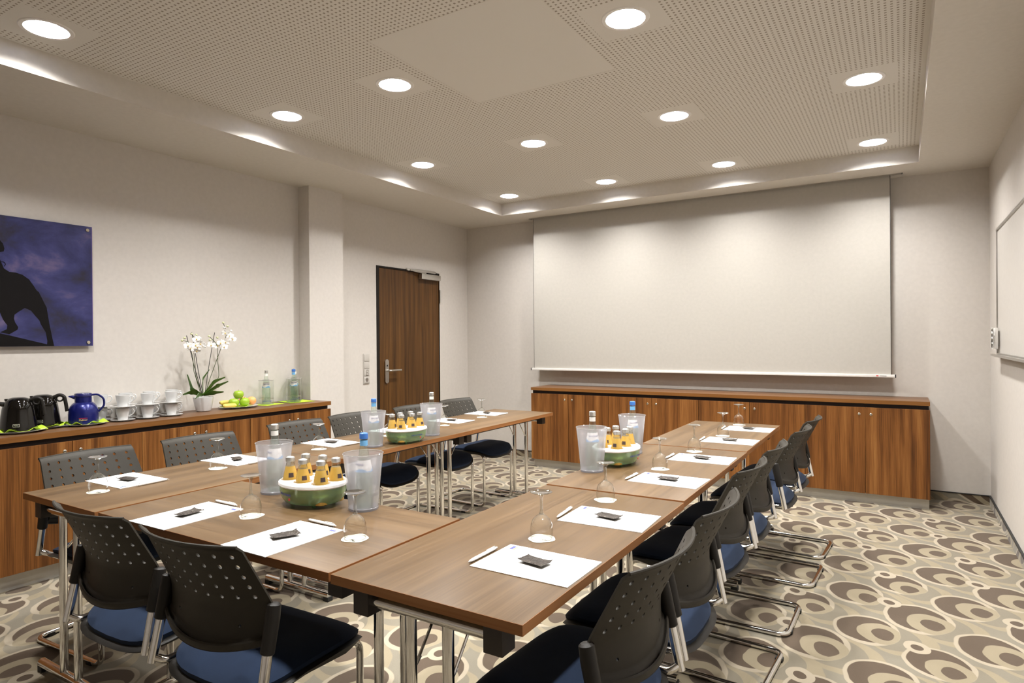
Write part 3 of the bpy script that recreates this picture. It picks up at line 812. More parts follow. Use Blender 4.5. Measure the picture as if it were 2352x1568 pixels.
for (x, y, r_), w_ in zip(((-2.968, 1.533, -87), (-2.962, 2.063, -91.5), (-2.985, 2.730, -92), (-3.000, 3.244, -88), (-2.968, 3.856, -89), (-2.985, 4.448, -93)), l2):
    ch.append(((x, y, 0), r_, 'black perforated chair, left-hand row, '+w_, 'chairs along the left-hand tables'))
c0 = make_chair(ch[0][2], ch[0][0], R(ch[0][1]), ch[0][3])
for l, r_, lab, g in ch[1:]: dup(c0, l, R(r_), lab, g)

# ------------------------------------------------------------------ place settings
Z = TH+.0002
def make_pad(label, loc, rot):
    t = thing('notepad', label, 'notepad', loc, rot, 'white notepads on the tables')
    obj('paper_block', MB().box(-.105, .105, -.1485, .1485, 0, .0022), 'paper', t, smooth=0)
    lg = MB().box(.068, .0755, .120, .131, .0022, .0024).box(.0765, .0845, .120, .131, .0022, .0024).box(.0855, .094, .120, .131, .0022, .0024)
    obj('blue_logo', lg, 'navy', t, smooth=0)
    obj('green_logo', MB().box(.068, .074, .1125, .1185, .0022, .0024).box(.0755, .0815, .1125, .1185, .0022, .0024).box(.083, .090, .1125, .1185, .0022, .0024), 'green', t, smooth=0)
    obj('punch_hole', MB().lathe([(0, .0022), (.0022, .0022), (.0022, .0024), (0, .0024)], 10, (-.093, .04, 0)), 'alu', t, smooth=0)
    obj('punch_hole', MB().lathe([(0, .0022), (.0022, .0022), (.0022, .0024), (0, .0024)], 10, (-.093, -.04, 0)), 'alu', t, smooth=0)
    return t
def make_pen(label, loc, rot):
    t = thing('ballpoint_pen', label, 'pen', loc, rot, 'white ballpoint pens beside the notepads')
    Y = Matrix.Rotation(PI/2, 4, 'Y')
    obj('barrel', MB().lathe([(0, -.066), (.0035, -.064), (.0048, -.05), (.0052, 0), (.0048, .045), (.0042, .062), (0, .064)], 14).xf(Matrix.Translation((0, 0, .0052)) @ Y), 'white', t)
    obj('tip', MB().lathe([(0, -.073), (.0012, -.073), (.0034, -.064), (0, -.064)], 10).xf(Matrix.Translation((0, 0, .0052)) @ Y), 'steel', t)
    obj('clip', MB().box(.018, .060, -.0015, .0015, .0105, .0122).box(.056, .060, -.0015, .0015, .009, .0122), 'white', t, smooth=0)
    obj('push_button', MB().lathe([(0, .062), (.0025, .062), (.0025, .070), (0, .070)], 10).xf(Matrix.Translation((0, 0, .0052)) @ Y), 'white', t)
    return t
def make_sachet(label, loc, rot, seed):
    rnd = random.Random(seed); nx, ny = 14, 9
    V = []; F = []
    for side in (1, -1):
        for j in range(ny+1):
            for i in range(nx+1):
                u = i/nx*2-1; v = j/ny*2-1
                puff = max(0, 1-abs(u)**3)*max(0, 1-abs(v)**3)
                z = .0075+(.0058*puff+rnd.uniform(-.0012, .0012)*puff)*side
                if side < 0: z = .0075-.0062*puff
                z += .003*(abs(u)**4)*rnd.uniform(-.3, 1)*(1 if side > 0 else 1)+.004*max(0, u*v)**3
                V.append((u*.043*(1-.05*v*v)+.002*v*v*(1 if u > 0 else -1), v*.0245*(1+.06*u*u), max(z, .001)))
    n = (nx+1)*(ny+1)
    for j in range(ny):
        for i in range(nx):
            a = j*(nx+1)+i; F.append((a, a+1, a+nx+2, a+nx+1)); F.append((n+a, n+a+nx+1, n+a+nx+2, n+a+1))
    for i in range(nx): F.append((i, n+i, n+i+1, i+1)); a = ny*(nx+1)+i; F.append((a, a+1, n+a+1, n+a))
    for j in range(ny): a = j*(nx+1); F.append((a, a+nx+1, n+a+nx+1, n+a)); a += nx; F.append((a, n+a, n+a+nx+1, a+nx+1))
    o = obj('sweet_sachet', MB().add(V, F), 'foil', None, loc, (0, 0, rot), smooth=25)
    return tag(o, label, 'sachet', 'dark foil sachets on the notepads')
def make_coaster(label, loc, rot):
    t = thing('paper_coaster', label, 'coaster', loc, rot, 'cream coasters under the glasses')
    n = 48; V = []
    def rad(a): return .0415+.0022*math.sin(3*a+.6)+.0018*math.sin(5*a+2)
    top = [(rad(2*PI*k/n)*math.cos(2*PI*k/n), rad(2*PI*k/n)*math.sin(2*PI*k/n), .0012) for k in range(n)]
    obj('card', MB().poly([(x, y, 0) for x, y, z in top], .0012, 2), 'coaster', t, smooth=0)
    rg = MB().tube([(x*.86, y*.86, .00122) for x, y, z in top], .00025, 4, closed=True)
    obj('printed_ring', rg, 'alu', t)
    s1 = [(-.018, -.010), (-.012, .008), (-.009, -.008), (-.004, .006), (-.001, -.006), (.001, .010), (.003, -.004), (.006, -.001), (.009, .002), (.007, -.005), (.012, -.002), (.016, .004), (.019, .002)]
    obj('handwriting', MB().tube([(x*.8+.018, y*.8-.022*0-.012, .0013) for x, y in s1], .0006, 4), 'ink', t)
    return t
def make_glass(label, loc):
    t = thing('wine_glass', label, 'glass', loc, 0, 'upturned wine glasses on coasters')
    obj('bowl', MB().lathe([(.0325, 0), (.0335, .004), (.0352, .018), (.0355, .030), (.0335, .045), (.027, .060), (.016, .070), (.007, .0755), (.004, .078)], 32), 'glass', t)
    obj('rim', MB().tube([(.0325*math.cos(2*PI*k/32), .0325*math.sin(2*PI*k/32), .0008) for k in range(32)], .0007, 6, closed=True), 'stemglass', t)
    obj('stem', MB().lathe([(0, .0735), (.007, .0745), (.0075, .078), (.0052, .083), (.0042, .090), (.0040, .115), (.0046, .126), (.008, .134), (0, .137)], 16), 'stemglass', t)
    obj('foot', MB().lathe([(.007, .133), (.018, .1385), (.033, .1425), (.0345, .1437), (.033, .1448), (.018, .1432), (0, .142)], 32), 'stemglass', t)
    return t
ORD = {'R1': 'nearest place of the right-hand row', 'R2': 'second place of the right-hand row', 'R3': 'third place of the right-hand row', 'R4': 'fourth place of the right-hand row', 'R5': 'fifth place of the right-hand row', 'R6': 'farthest place of the right-hand row',
       'F1': 'left place of the front cross table', 'F2': 'right place of the front cross table',
       'L1': 'nearest place of the left-hand row', 'L2': 'second place of the left-hand row', 'L3': 'third place of the left-hand row', 'L4': 'fourth place of the left-hand row', 'L5': 'fifth place of the left-hand row', 'L6': 'farthest place of the left-hand row'}
PL = {'R1': (-.855, 1.511, 89.5, -.951, 1.716), 'R2': (-.855, 2.025, 92, -.965, 2.248), 'R3': (-.862, 2.701, 88.5, -.974, 2.916), 'R4': (-.866, 3.263, 91.5, -.962, 3.458), 'R5': (-.873, 3.914, 90, -.960, 4.102), 'R6': (-.876, 4.478, 90.5, -.984, 4.672),
      'F1': (-2.170, 1.318, .3, -1.960, 1.423), 'F2': (-1.655, 1.319, -.5, -1.454, 1.426),
      'L1': (-2.957, 1.515, -90, -2.839, 1.338), 'L2': (-2.960, 2.065, -89, -2.844, 1.881), 'L3': (-2.948, 2.696, -92, -2.838, 2.507), 'L4': (-2.955, 3.27, -90, -2.840, 3.085), 'L5': (-2.935, 3.886, -91, -2.826, 3.656), 'L6': (-2.965, 4.411, -89, -2.857, 4.185)}
proto = {}
for i, (k, (x, y, a, gx, gy)) in enumerate(PL.items()):
    w_ = ORD[k]; rot = R(a)
    fwd = Vector((-math.sin(rot), math.cos(rot), 0)); rgt = Vector((math.cos(rot), math.sin(rot), 0))
    c = Vector((x, y, Z)); pc = c+fwd*.163+rgt*(-.018+.006*math.sin(i*2.1)); ga = R(i*47)
    pa = rot+R(3*math.sin(i*1.7))
    if not proto:
        proto['pad'] = make_pad('white notepad at the '+w_, c, rot)
        proto['pen'] = make_pen('white pen beside the notepad at the '+w_, pc, pa)
        proto['coa'] = make_coaster('cream coaster under the glass at the '+w_, (gx, gy, Z), ga)
        proto['gla'] = make_glass('upturned wine glass at the '+w_, (gx, gy, Z+.0014))
    else:
        dup(proto['pad'], c, rot, 'white notepad at the '+w_)
        dup(proto['pen'], pc, pa, 'white pen beside the notepad at the '+w_)
        dup(proto['coa'], (gx, gy, Z), ga, 'cream coaster under the glass at the '+w_)
        dup(proto['gla'], (gx, gy, Z+.0014), 0, 'upturned wine glass at the '+w_)
    sc_ = c+fwd*.004+rgt*.0; sc_.z = Z+.0024
    make_sachet('crumpled dark foil sachet on the notepad at the '+w_, sc_, rot+PI/2+R(-8+17*math.sin(i*3.3)), i)

# ------------------------------------------------------------------ bottles, coolers, trays
def water_bottle(label, loc, rot, blue, group, scale=1.0):
    t = thing('water_bottle', label, 'bottle', loc, rot, group)
    k = scale
    pr = [(0, .004), (.020, .002), (.0315, .0), (.033, .006), (.033, .105), (.030, .130), (.022, .170), (.0165, .200), (.0138, .222), (.0135, .246)]
    obj('glass_body', MB().lathe([(r*k, z*k) for r, z in pr], 24), 'bottle', t)
    obj('water', MB().lathe([(r*k, z*k) for r, z in [(0, .006), (.030, .006), (.0312, .012), (.0312, .104), (.028, .130), (.0235, .152), (0, .152)]], 20), 'water', t)
    cap = 'cap_blue' if blue else 'cap_silver'
    obj('cap', MB().lathe([(r*k, z*k) for r, z in [(0, .268), (.0125, .268), (.0150, .266), (.0155, .262), (.0155, .247), (.0140, .246), (0, .246)]], 20), cap, t)
    lb = obj('body_label', MB().lathe([(.0302*k+.0005, .131*k), (.0222*k+.0006, .170*k)], 24), 'lab_white', t)
    n = 24; V = []; F = []
    for j in range(n+1):
        a = -PI*.9+1.8*PI*j/n; w = .004*math.sin(3*a)
        r0 = .0305*k+.0008; V += [(r0*math.sin(a), -r0*math.cos(a), .128*k), ((r0-.0012)*math.sin(a), -(r0-.0012)*math.cos(a), (.136+w)*k)]
    for j in range(n): F.append((2*j, 2*j+2, 2*j+3, 2*j+1))
    obj('label_wave', MB().add(V, F), 'lab_blue', lb)
    obj('brand_letters', text_mesh('GEROLSTEINER', .0085*k, .0262*k+.001, squash=.85).xf(Matrix.Translation((0, 0, .155*k))), 'navy', lb, smooth=0)
    obj('neck_label', MB().lathe([(.0142*k, .222*k), (.0140*k, .242*k)], 20), 'lab_blue' if blue else 'lab_white', t)
    return t
def cooler(label, loc):
    t = thing('wine_cooler', label, 'bottle cooler', loc, 0, 'frosted bottle coolers on the tables')
    obj('frosted_wall', MB().lathe([(0, .006), (.050, .006), (.0535, .010), (.0595, .080), (.066, .150), (.0725, .203)], 40), 'frost', t)
    obj('rim', MB().tube([(.073*math.cos(2*PI*k/40), .073*math.sin(2*PI*k/40), .2045) for k in range(40)], .0016, 6, closed=True), 'rimclear', t)
    obj('base_disc', MB().lathe([(0, 0), (.053, 0), (.0545, .003), (.0545, .009), (.052, .011), (0, .011)], 40), 'frost', t)
    return t
def juice_bottle(label, loc, rot, group):
    t = thing('juice_bottle', label, 'bottle', loc, rot, group)
    obj('juice_body', MB().lathe([(0, 0), (.024, 0), (.0285, .003), (.0290, .010), (.0290, .060), (.0275, .080), (.0222, .108), (.0172, .128), (0, .128)], 24), 'juice', t)
    obj('glass_neck', MB().lathe([(.0172, .128), (.0155, .136), (.0145, .144), (.0150, .147)], 20), 'stemglass', t)
    obj('cap', MB().lathe([(0, .163), (.006, .1635), (.0075, .1622), (.012, .1632), (.0165, .161), (.0175, .157), (.0172, .146), (.0150, .145), (0, .145)], 24), 'cap_silver', t)
    V = []; F = []
    for j in range(7):
        a = R(48+42*j/6); V += [(.0262*math.sin(a), -.0262*math.cos(a), .088), (.0235*math.sin(a), -.0235*math.cos(a), .104)]
    for j in range(6): F.append((2*j, 2*j+2, 2*j+3, 2*j+1))
    obj('neck_mark', MB().add([(x*1.012, y*1.012, z) for x, y, z in V], F), 'lab_dark', t)
    lb = obj('body_label', MB().lathe([(.0294, .018), (.0294, .056)], 24), 'lab_brown', t)
    obj('yellow_band', MB().lathe([(.0297, .030), (.0297, .042)], 24), 'lab_yellow', lb)
    return t
def tray(label, loc, rot):
    t = thing('bottle_tray', label, 'bottle tray', loc, rot, 'green bottle trays with foam lids')
    a, b_ = 1.0, .80
    obj('green_bowl', MB().lathe([(0, .010), (.100, .010), (.118, .015), (.130, .030), (.136, .052), (.138, .074), (.139, .076)], 48, sx=a, sy=b_), 'greenbowl', t)
    for q in range(4):
        an = PI/4+q*PI/2; obj('tray_foot', MB().lathe([(0, 0), (.006, 0), (.008, .011), (0, .011)], 10, (.085*math.cos(an), .068*math.sin(an), 0)), 'greenbowl', t)
    lid = obj('foam_lid', MB().lathe([(0, .074), (.139, .074), (.1425, .078), (.141, .086), (.134, .0905), (0, .0925)], 48, sx=a, sy=b_), 'foam', t)
    cut = MB()
    for x, y in BG: cut.lathe([(0, .05), (.0300, .05), (.0365, .1), (0, .1)], 24, (x, y, 0))
    co = obj('cut', cut, 'foam', t); md = lid.modifiers.new('b', 'BOOLEAN'); md.object = co; md.operation = 'DIFFERENCE'; md.solver = 'EXACT'
    bpy.context.view_layer.update(); bake(lid); bpy.data.objects.remove(co)
    obj('brand_letters', text_mesh('GEROLSTEINER', .0110, .112, squash=.9).xf(Matrix.Rotation(R(-14), 4, 'Z') @ Matrix.Translation((0, -.004, .052)) @ Matrix.Diagonal((1.22, .985, 1, 1))), 'navy', t, smooth=0)
    obj('brand_star', MB().lathe([(0, 0), (.005, 0), (.005, .001), (0, .001)], 16).xf(Matrix.Translation((0, -.1115, .036)) @ Matrix.Rotation(PI/2, 4, 'X')), 'red', t)
    return t
BG = [(-.084, -.037), (0, -.048), (.084, -.037), (-.084, .037), (0, .048), (.084, .037)]
tr = [((-1.915, 1.662, Z), 0, 'on the front cross table'), ((-2.575, 2.955, Z), PI/2, 'on the middle left-hand table'), ((-1.205, 2.945, Z), PI/2, 'on the middle right-hand table')]
t0 = tray('green plastic bottle tray with white foam lid '+tr[0][2], tr[0][0], tr[0][1]); j0 = None
bn = ['left front', 'middle front', 'right front', 'left rear', 'middle rear', 'right rear']
bn2 = ['near inner', 'middle inner', 'far inner', 'near outer', 'middle outer', 'far outer']
for ti, (l, r_, w_) in enumerate(tr):
    if ti: dup(t0, l, r_, 'green plastic bottle tray with white foam lid '+w_)
    for bi, (bx_, by_) in enumerate(BG):
        x = l[0]+bx_*math.cos(r_)-by_*math.sin(r_); y = l[1]+bx_*math.sin(r_)+by_*math.cos(r_)
        nm = (bn if ti == 0 else ['near right', 'middle right', 'far right', 'near left', 'middle left', 'far left'])[bi]
        lab = '%s orange juice bottle in the tray %s' % (nm, w_)
        g = 'orange juice bottles in the drinks trays'; ra = R(bi*5-12)+(0 if ti == 0 else R(-30+20*bi if ti == 1 else -60))
        if j0 is None: j0 = juice_bottle(lab, (x, y, Z+.012), ra, g)
        else: dup(j0, (x, y, Z+.012), ra, lab)
kl = [((-2.189, 1.700), False, 'left of the drinks tray on the front cross table'), ((-1.686, 1.696), True, 'right of the drinks tray on the front cross table'),
      ((-2.634, 2.735), True, 'on the near side of the left-hand row\'s drinks tray'), ((-2.609, 3.240), False, 'on the far side of the left-hand row\'s drinks tray'),
      ((-1.235, 2.720), False, 'on the near side of the right-hand row\'s drinks tray'), ((-1.241, 3.255), True, 'on the far side of the right-hand row\'s drinks tray')]
k0 = None; wb = {}
for i, ((x, y), blue, w_) in enumerate(kl):
    lab = 'frosted bottle cooler '+w_; lb = ('blue' if blue else 'white')+'-capped water bottle in the cooler '+w_
    if k0 is None: k0 = cooler(lab, (x, y, Z))
    else: dup(k0, (x, y, Z), 0, lab)
    g = 'water bottles in the frosted coolers'; ra = R((-25, -10, 60, 70, 35, 40)[i])
    if blue not in wb: wb[blue] = water_bottle(lb, (x+.004, y, Z+.0112), ra, blue, g)
    else: dup(wb[blue], (x+.004, y, Z+.0112), ra, lb)

# ------------------------------------------------------------------ coffee service on the left sideboard
ZS = .8473
def plate(label, loc, r, group=None, name='dinner_plate', cat='plate'):
    s_ = r/.15
    o = obj(name, MB().lathe([(0, .004), (.085*s_, .004), (.105*s_, .0062), (.148*s_, .0115), (.150*s_, .0135), (.146*s_, .014), (.105*s_, .009), (.085*s_, .0062), (0, .0062)][::1], 48).lathe([(.078*s_, 0), (.090*s_, 0), (.088*s_, .005), (.080*s_, .005)], 48), 'china', None, loc)
    return tag(o, label, cat, group)
def napkin(label, loc, size, rot, seed, wave=.010, hole=None, lift=.018, sag=0):
    rnd = random.Random(seed); n = 18; V = []; F = []
    ph = [rnd.uniform(0, 6) for _ in range(4)]
    for j in range(n+1):
        for i in range(n+1):
            u = i/n*2-1; v = j/n*2-1; x = u*size; y = v*size; rr = max(abs(u), abs(v)); q = max(0, rr-.55)/.45
            z = q*(lift*.6+wave*math.sin(6*math.atan2(v, u)+ph[0])+.5*wave*math.sin(9*math.atan2(v, u)+ph[1]))
            V.append((x, y, max(0, z)+.0006))
    for j in range(n):
        for i in range(n): a = j*(n+1)+i; F.append((a, a+1, a+n+2, a+n+1))
    o = obj('napkin', MB().add(V, F), 'napkin', None, loc, (0, 0, rot), smooth=60)
    md = o.modifiers.new('s', 'SOLIDIFY'); md.thickness = .001; md.offset = 1; bake(o)
    return tag(o, label, 'napkin', 'lime green napkins on the left sideboard')
FACE = R(59)   # bearing from which the service is seen, used to turn the printed sides outwards

def coffee_pot(label, loc, rot):
    t = thing('thermos_coffee_pot', label, 'coffee pot', loc, rot, 'glossy black thermos pots')
    obj('pot_body', MB().lathe([(0, 0), (.088, 0), (.092, .004), (.091, .02), (.084, .07), (.077, .12), (.073, .140), (.066, .158), (.058, .166)], 40), 'potblack', t)
    obj('pot_lid', MB().lathe([(.066, .158), (.060, .172), (.046, .184), (.028, .190), (0, .191)], 36).box(-.062, -.040, -.012, .012, .174, .184, .003), 'potblack', t)
    obj('spout', MB().tube([(-.060, 0, .150), (-.085, 0, .158), (-.105, 0, .160)], [.016, .011, .007], 12), 'black', t)
    hpts = fillet([(.055, 0, .172), (.085, 0, .186), (.108, 0, .175), (.116, 0, .130), (.122, 0, .082)], .03, 6)
    hd = obj('handle', MB().tube(hpts, .010, 10, flat=1.2), 'black', t)
    obj('handle_ring', MB().tube([(.086+.017*math.cos(a), 0, .163+.017*math.sin(a)) for a in [2*PI*k/20 for k in range(20)]], .005, 8, closed=True), 'black', hd)
    fr = MB(); r0 = .0895
    obj('badge', badge(.030, .016, r0), 'white', t, smooth=0)
    obj('badge_letters', text_mesh('Melitta', .0085, r0+.001, squash=.9).xf(Matrix.Translation((0, 0, .036)) ), 'white', t, smooth=0)
    return t
def badge(w, h, r):
    mb = MB()
    def p(x, z): return (math.sin(x/r)*(r+.0008), -math.cos(x/r)*(r+.0008), z)
    for (x0, x1, z0, z1) in ((-w/2, w/2, -h/2, -h/2+.0012), (-w/2, w/2, h/2-.0012, h/2), (-w/2, -w/2+.0012, -h/2, h/2), (w/2-.0012, w/2, -h/2, h/2)):
        n = 6
        for k in range(n):
            a = x0+(x1-x0)*k/n; b_ = x0+(x1-x0)*(k+1)/n
            mb.add([p(a, z0+.036), p(b_, z0+.036), p(b_, z1+.036), p(a, z1+.036)], [(0, 1, 2, 3)])
    return mb
PR = R(63)
p1 = plate('white plate under the front black thermos pot', (-4.335, 1.620, ZS), .135, 'white plates under the pots')
napkin('lime green napkin under the front black thermos pot', (-4.335, 1.620, ZS+.0065), .100, R(20), 1)
cp = coffee_pot('front glossy black thermos coffee pot with a spout, leftmost on the sideboard', (-4.340, 1.624, ZS+.0095), PR)
plate('white plate under the rear black thermos pot', (-4.415, 1.795, ZS), .115, 'white plates under the pots')
napkin('lime green napkin under the rear black thermos pot', (-4.415, 1.795, ZS+.0065), .098, R(35), 2)
dup(cp, (-4.436, 1.785, ZS+.0095), PR-R(4), 'rear glossy black thermos coffee pot, half hidden by the front one')
plate('white plate under the blue thermos pot', (-4.300, 1.925, ZS), .125, 'white plates under the pots') if False else None
# blue pot
plate('white plate under the blue thermos pot', (-4.345, 1.972, ZS), .122, 'white plates under the pots')
napkin('lime green napkin under the blue thermos pot', (-4.345, 1.972, ZS+.0065), .094, R(10), 3)
t = thing('thermos_jug', 'metallic blue thermos jug with curved handle on a green napkin', 'thermos jug', (-4.350, 1.970, ZS+.0095), R(65))
obj('jug_body', MB().lathe([(0, 0), (.076, 0), (.080, .003), (.0805, .06), (.078, .085), (.070, .108), (.058, .124), (.046, .132)], 40), 'potblue', t)
obj('jug_neck', MB().lathe([(.046, .128), (.0455, .135), (.0455, .168)], 36), 'potblue', t)
obj('jug_lid', MB().lathe([(.0455, .168), (.048, .169), (.048, .182), (.044, .188), (.030, .191), (0, .192)], 36), 'blueglaze', t)
obj('spout', MB().tube([(-.040, 0, .162), (-.058, 0, .168), (-.076, 0, .171)], [.013, .009, .003], 12), 'potblue', t)
obj('handle', MB().tube(fillet([(.044, 0, .175), (.075, 0, .178), (.108, 0, .150), (.110, 0, .105), (.079, 0, .068)], .04, 8), .0062, 10, flat=1.6), 'potblue', t)
obj('brand_letters', text_mesh('Meßmer', .0130, .0808).xf(Matrix.Translation((0, 0, .028))), 'gold', t, smooth=0)
n = 6; V = []; F = []
for k in range(n+1):
    a = (-.022+.044*k/n)/.0812; V += [(.0812*math.sin(a), -.0812*math.cos(a), .0370), (.0812*math.sin(a), -.0812*math.cos(a), .0395)]
for k in range(n): F.append((2*k, 2*k+2, 2*k+3, 2*k+1))
obj('brand_stripe', MB().add(V, F), 'red', t, smooth=0)

# cups and saucers, two high
def saucer(label, loc): 
    o = obj('saucer', MB().lathe([(0, .003), (.032, .003), (.040, .005), (.070, .0095), (.0715, .011), (.069, .0115), (.040, .0068), (.030, .0058), (0, .0058)], 40).lathe([(.030, 0), (.036, 0), (.035, .0045), (.031, .004)], 40), 'china', None, loc)
    return tag(o, label, 'saucer', 'stacked white saucers')
def cup(label, loc, rot):
    t = thing('coffee_cup', label, 'cup', loc, rot, 'stacked white cups')
    obj('cup_body', MB().lathe([(0, .003), (.024, .003), (.025, 0), (.028, 0), (.031, .02), (.0375, .052), (.040, .070), (.0405, .078), (.039, .0785), (.0375, .070), (.035, .052), (.029, .02), (.025, .006), (0, .006)], 36), 'china', t)
    obj('cup_handle', MB().tube(fillet([(.036, 0, .066), (.058, 0, .070), (.066, 0, .052), (.054, 0, .034), (.033, 0, .026)], .02, 6), .0038, 8, flat=1.3), 'china', t)
    return t
cs = [((-4.455, 2.120), 'beside the blue jug'), ((-4.325, 2.192), 'at the front left of the cup stacks'), ((-4.325, 2.352), 'in the middle of the front cup stacks'), ((-4.325, 2.515), 'at the front right of the cup stacks'),
      ((-4.463, 2.280), 'behind the front left cup stack'), ((-4.463, 2.440), 'behind the middle front cup stack'), ((-4.463, 2.600), 'behind the front right cup stack')]
s0 = cu0 = None
for i, ((x, y), w_) in enumerate(cs):
    for lv, hn in ((0, 'lower'), (1, 'upper')):
        z = ZS+lv*.0858; sl = '%s white saucer of the stack %s' % (hn, w_); cl_ = '%s white coffee cup of the stack %s' % (hn, w_)
        ra = R(55+8*math.sin(i*2.3+lv))
        if s0 is None: s0 = saucer(sl, (x, y, z)); cu0 = cup(cl_, (x, y, z+.0060), ra)
        else: dup(s0, (x, y, z), 0, sl); dup(cu0, (x, y, z+.0060), ra, cl_)

# orchid
t = thing('potted_orchid', 'white orchid with two flower groups in a white pot', 'potted plant', (-4.400, 2.800, ZS))
obj('pot', MB().lathe([(0, 0), (.044, 0), (.050, .004), (.060, .04), (.068, .085), (.0705, .104), (.0685, .105), (.066, .098), (.058, .04), (0, .03)], 40), 'china', t)
obj('soil', MB().lathe([(0, .090), (.064, .090), (.0645, .086), (0, .086)], 30), 'brown', t)
def leaf(pts, w):
    """folded strap leaf along a centre line"""
    P = [Vector(p) for p in pts]; Q = fillet(P, .08, 5); V = []; F = []; n = len(Q)
    for i, p in enumerate(Q):
        d = (Q[min(n-1, i+1)]-Q[max(0, i-1)]).normalized(); sd = Vector((.55, -.25, .80)); sd = sd-d*sd.dot(d);
        sd.normalize(); s_ = i/(n-1)
        ww = w*(math.sin(PI*min(1, s_*.88+.09))**.6); up = sd.cross(d).normalized()*.22*ww
        V += [p-sd*ww+up, p, p+sd*ww+up]
    for i in range(n-1): F += [(3*i, 3*i+1, 3*i+4, 3*i+3), (3*i+1, 3*i+2, 3*i+5, 3*i+4)]
    return MB().add(V, F)
O = lambda y, z, x=0: (x, (y-2.790), z-ZS)
for tips in ([O(2.785, .965), O(2.70, 1.00, .02), O(2.650, 1.125, .03)], [O(2.79, .965), O(2.80, 1.08, -.02), O(2.853, 1.150, -.02)], [O(2.79, .965), O(2.86, 1.06, .03), O(2.942, 1.090, .04)],
             [O(2.79, .965), O(2.87, 1.03, .06), O(2.940, 1.06, .08)], [O(2.79, .965), O(2.83, .98, .06), O(2.895, .985, .09)], [O(2.78, .965), O(2.70, .985, .08), O(2.665, .955, .10)],
             [O(2.78, .965), O(2.70, 1.00, .0), O(2.615, .985, .03)]):
    o = obj('leaf', leaf(tips, .021), 'leaf', t, smooth=60); md = o.modifiers.new('s', 'SOLIDIFY'); md.thickness = .0015; bake(o)
for tp in ([O(2.785, .96), O(2.71, 1.20, .01), O(2.653, 1.405, .02)], [O(2.79, .96), O(2.755, 1.13, .0), O(2.705, 1.43, .0)], [O(2.80, .96), O(2.84, 1.20), O(2.885, 1.429)]):
    obj('support_stick', MB().tube(tp, .0022, 6), 'rubber', t)
stems = [[O(2.775, .96), O(2.705, 1.15, .02), O(2.700, 1.24, .02), O(2.665, 1.36, .03), O(2.614, 1.369, .04)], [O(2.785, .96), O(2.735, 1.10, .0), O(2.712, 1.30, .01), O(2.72, 1.38, .02), O(2.684, 1.418, .03)],
         [O(2.80, .96), O(2.905, 1.09, .02), O(2.893, 1.25, .02), O(2.885, 1.34, .03), O(2.821, 1.40, .03)], [O(2.80, .96), O(2.85, 1.10, .0), O(2.926, 1.302, .01), O(2.975, 1.42, .02), O(2.936, 1.503, .03)]]
for s_ in stems: obj('flower_stem', MB().tube(fillet(s_, .07, 6), .0021, 6), 'stem', t)
def flower(c, sz, tilt, seed):
    rnd = random.Random(seed); mb = MB()
    base_r = Matrix.Translation(c) @ Matrix.Rotation(tilt[0], 4, 'Z') @ Matrix.Rotation(tilt[1], 4, 'Y') @ Matrix.Rotation(rnd.uniform(-.3, .3), 4, 'X')
    for ang, ln, wd in ((90, 1, .75), (210, 1, .7), (330, 1, .7), (20, 1.05, 1.15), (160, 1.05, 1.15)):
        V = []; n = 6
        a = R(ang+rnd.uniform(-6, 6)); d = Vector((0, math.cos(a), math.sin(a))); sd = Vector((0, -math.sin(a), math.cos(a)))
        for i in range(n+1):
            s_ = i/n; w = math.sin(PI*min(.97, s_*.92+.05))**.65*wd*sz*.45; cup_ = Vector((1, 0, 0))*(.25*sz*s_*s_)
            V += [base_r @ (d*ln*sz*s_-sd*w+cup_*.8), base_r @ (d*ln*sz*s_+cup_*1.2+Vector((.06*sz, 0, 0))), base_r @ (d*ln*sz*s_+sd*w+cup_*.8)]
        mb.add(V, [f for i in range(n) for f in ((3*i, 3*i+1, 3*i+4, 3*i+3), (3*i+1, 3*i+2, 3*i+5, 3*i+4))])
    return mb, base_r
fl_ = [(2.645, 1.332, .05), (2.668, 1.312, .04), (2.717, 1.378, .04), (2.742, 1.345, .05), (2.727, 1.318, .03), (2.764, 1.330, .03), (2.705, 1.335, .05), (2.728, 1.292, .02),
       (2.829, 1.334, .04), (2.903, 1.348, .05), (2.955, 1.356, .03), (2.927, 1.318, .05), (2.948, 1.425, .04), (2.992, 1.402, .03), (3.006, 1.378, .04), (2.890, 1.330, .03)]
for i, (y, z, x) in enumerate(fl_):
    c = Vector(O(y, z, x)); mb, br_ = flower(c, .029, (R(-35+25*math.sin(i*1.9)), R(-10+14*math.sin(i*2.7))), i)
    f = obj('blossom', mb, 'petal', t, smooth=60); md = f.modifiers.new('s', 'SOLIDIFY'); md.thickness = .0008; bake(f)
    obj('lip', MB().sphere((0, 0, 0), .0055, 8, 6, (1.3, .8, 1)).xf(br_ @ Matrix.Translation((.006, 0, -.003))), 'lip', f)
for i, (y, z) in enumerate([(2.614, 1.369), (2.684, 1.418), (2.720, 1.41), (2.751, 1.385), (2.821, 1.40), (2.827, 1.373), (2.887, 1.39), (2.936, 1.503), (2.973, 1.476), (2.944, 1.466), (3.001, 1.443), (2.632, 1.388)]):
    obj('bud', MB().sphere(O(y, z, .03), .0085, 10, 8, (1, 1.1, .9)), 'bud' if i not in (3, 9, 10) else 'petal', t)

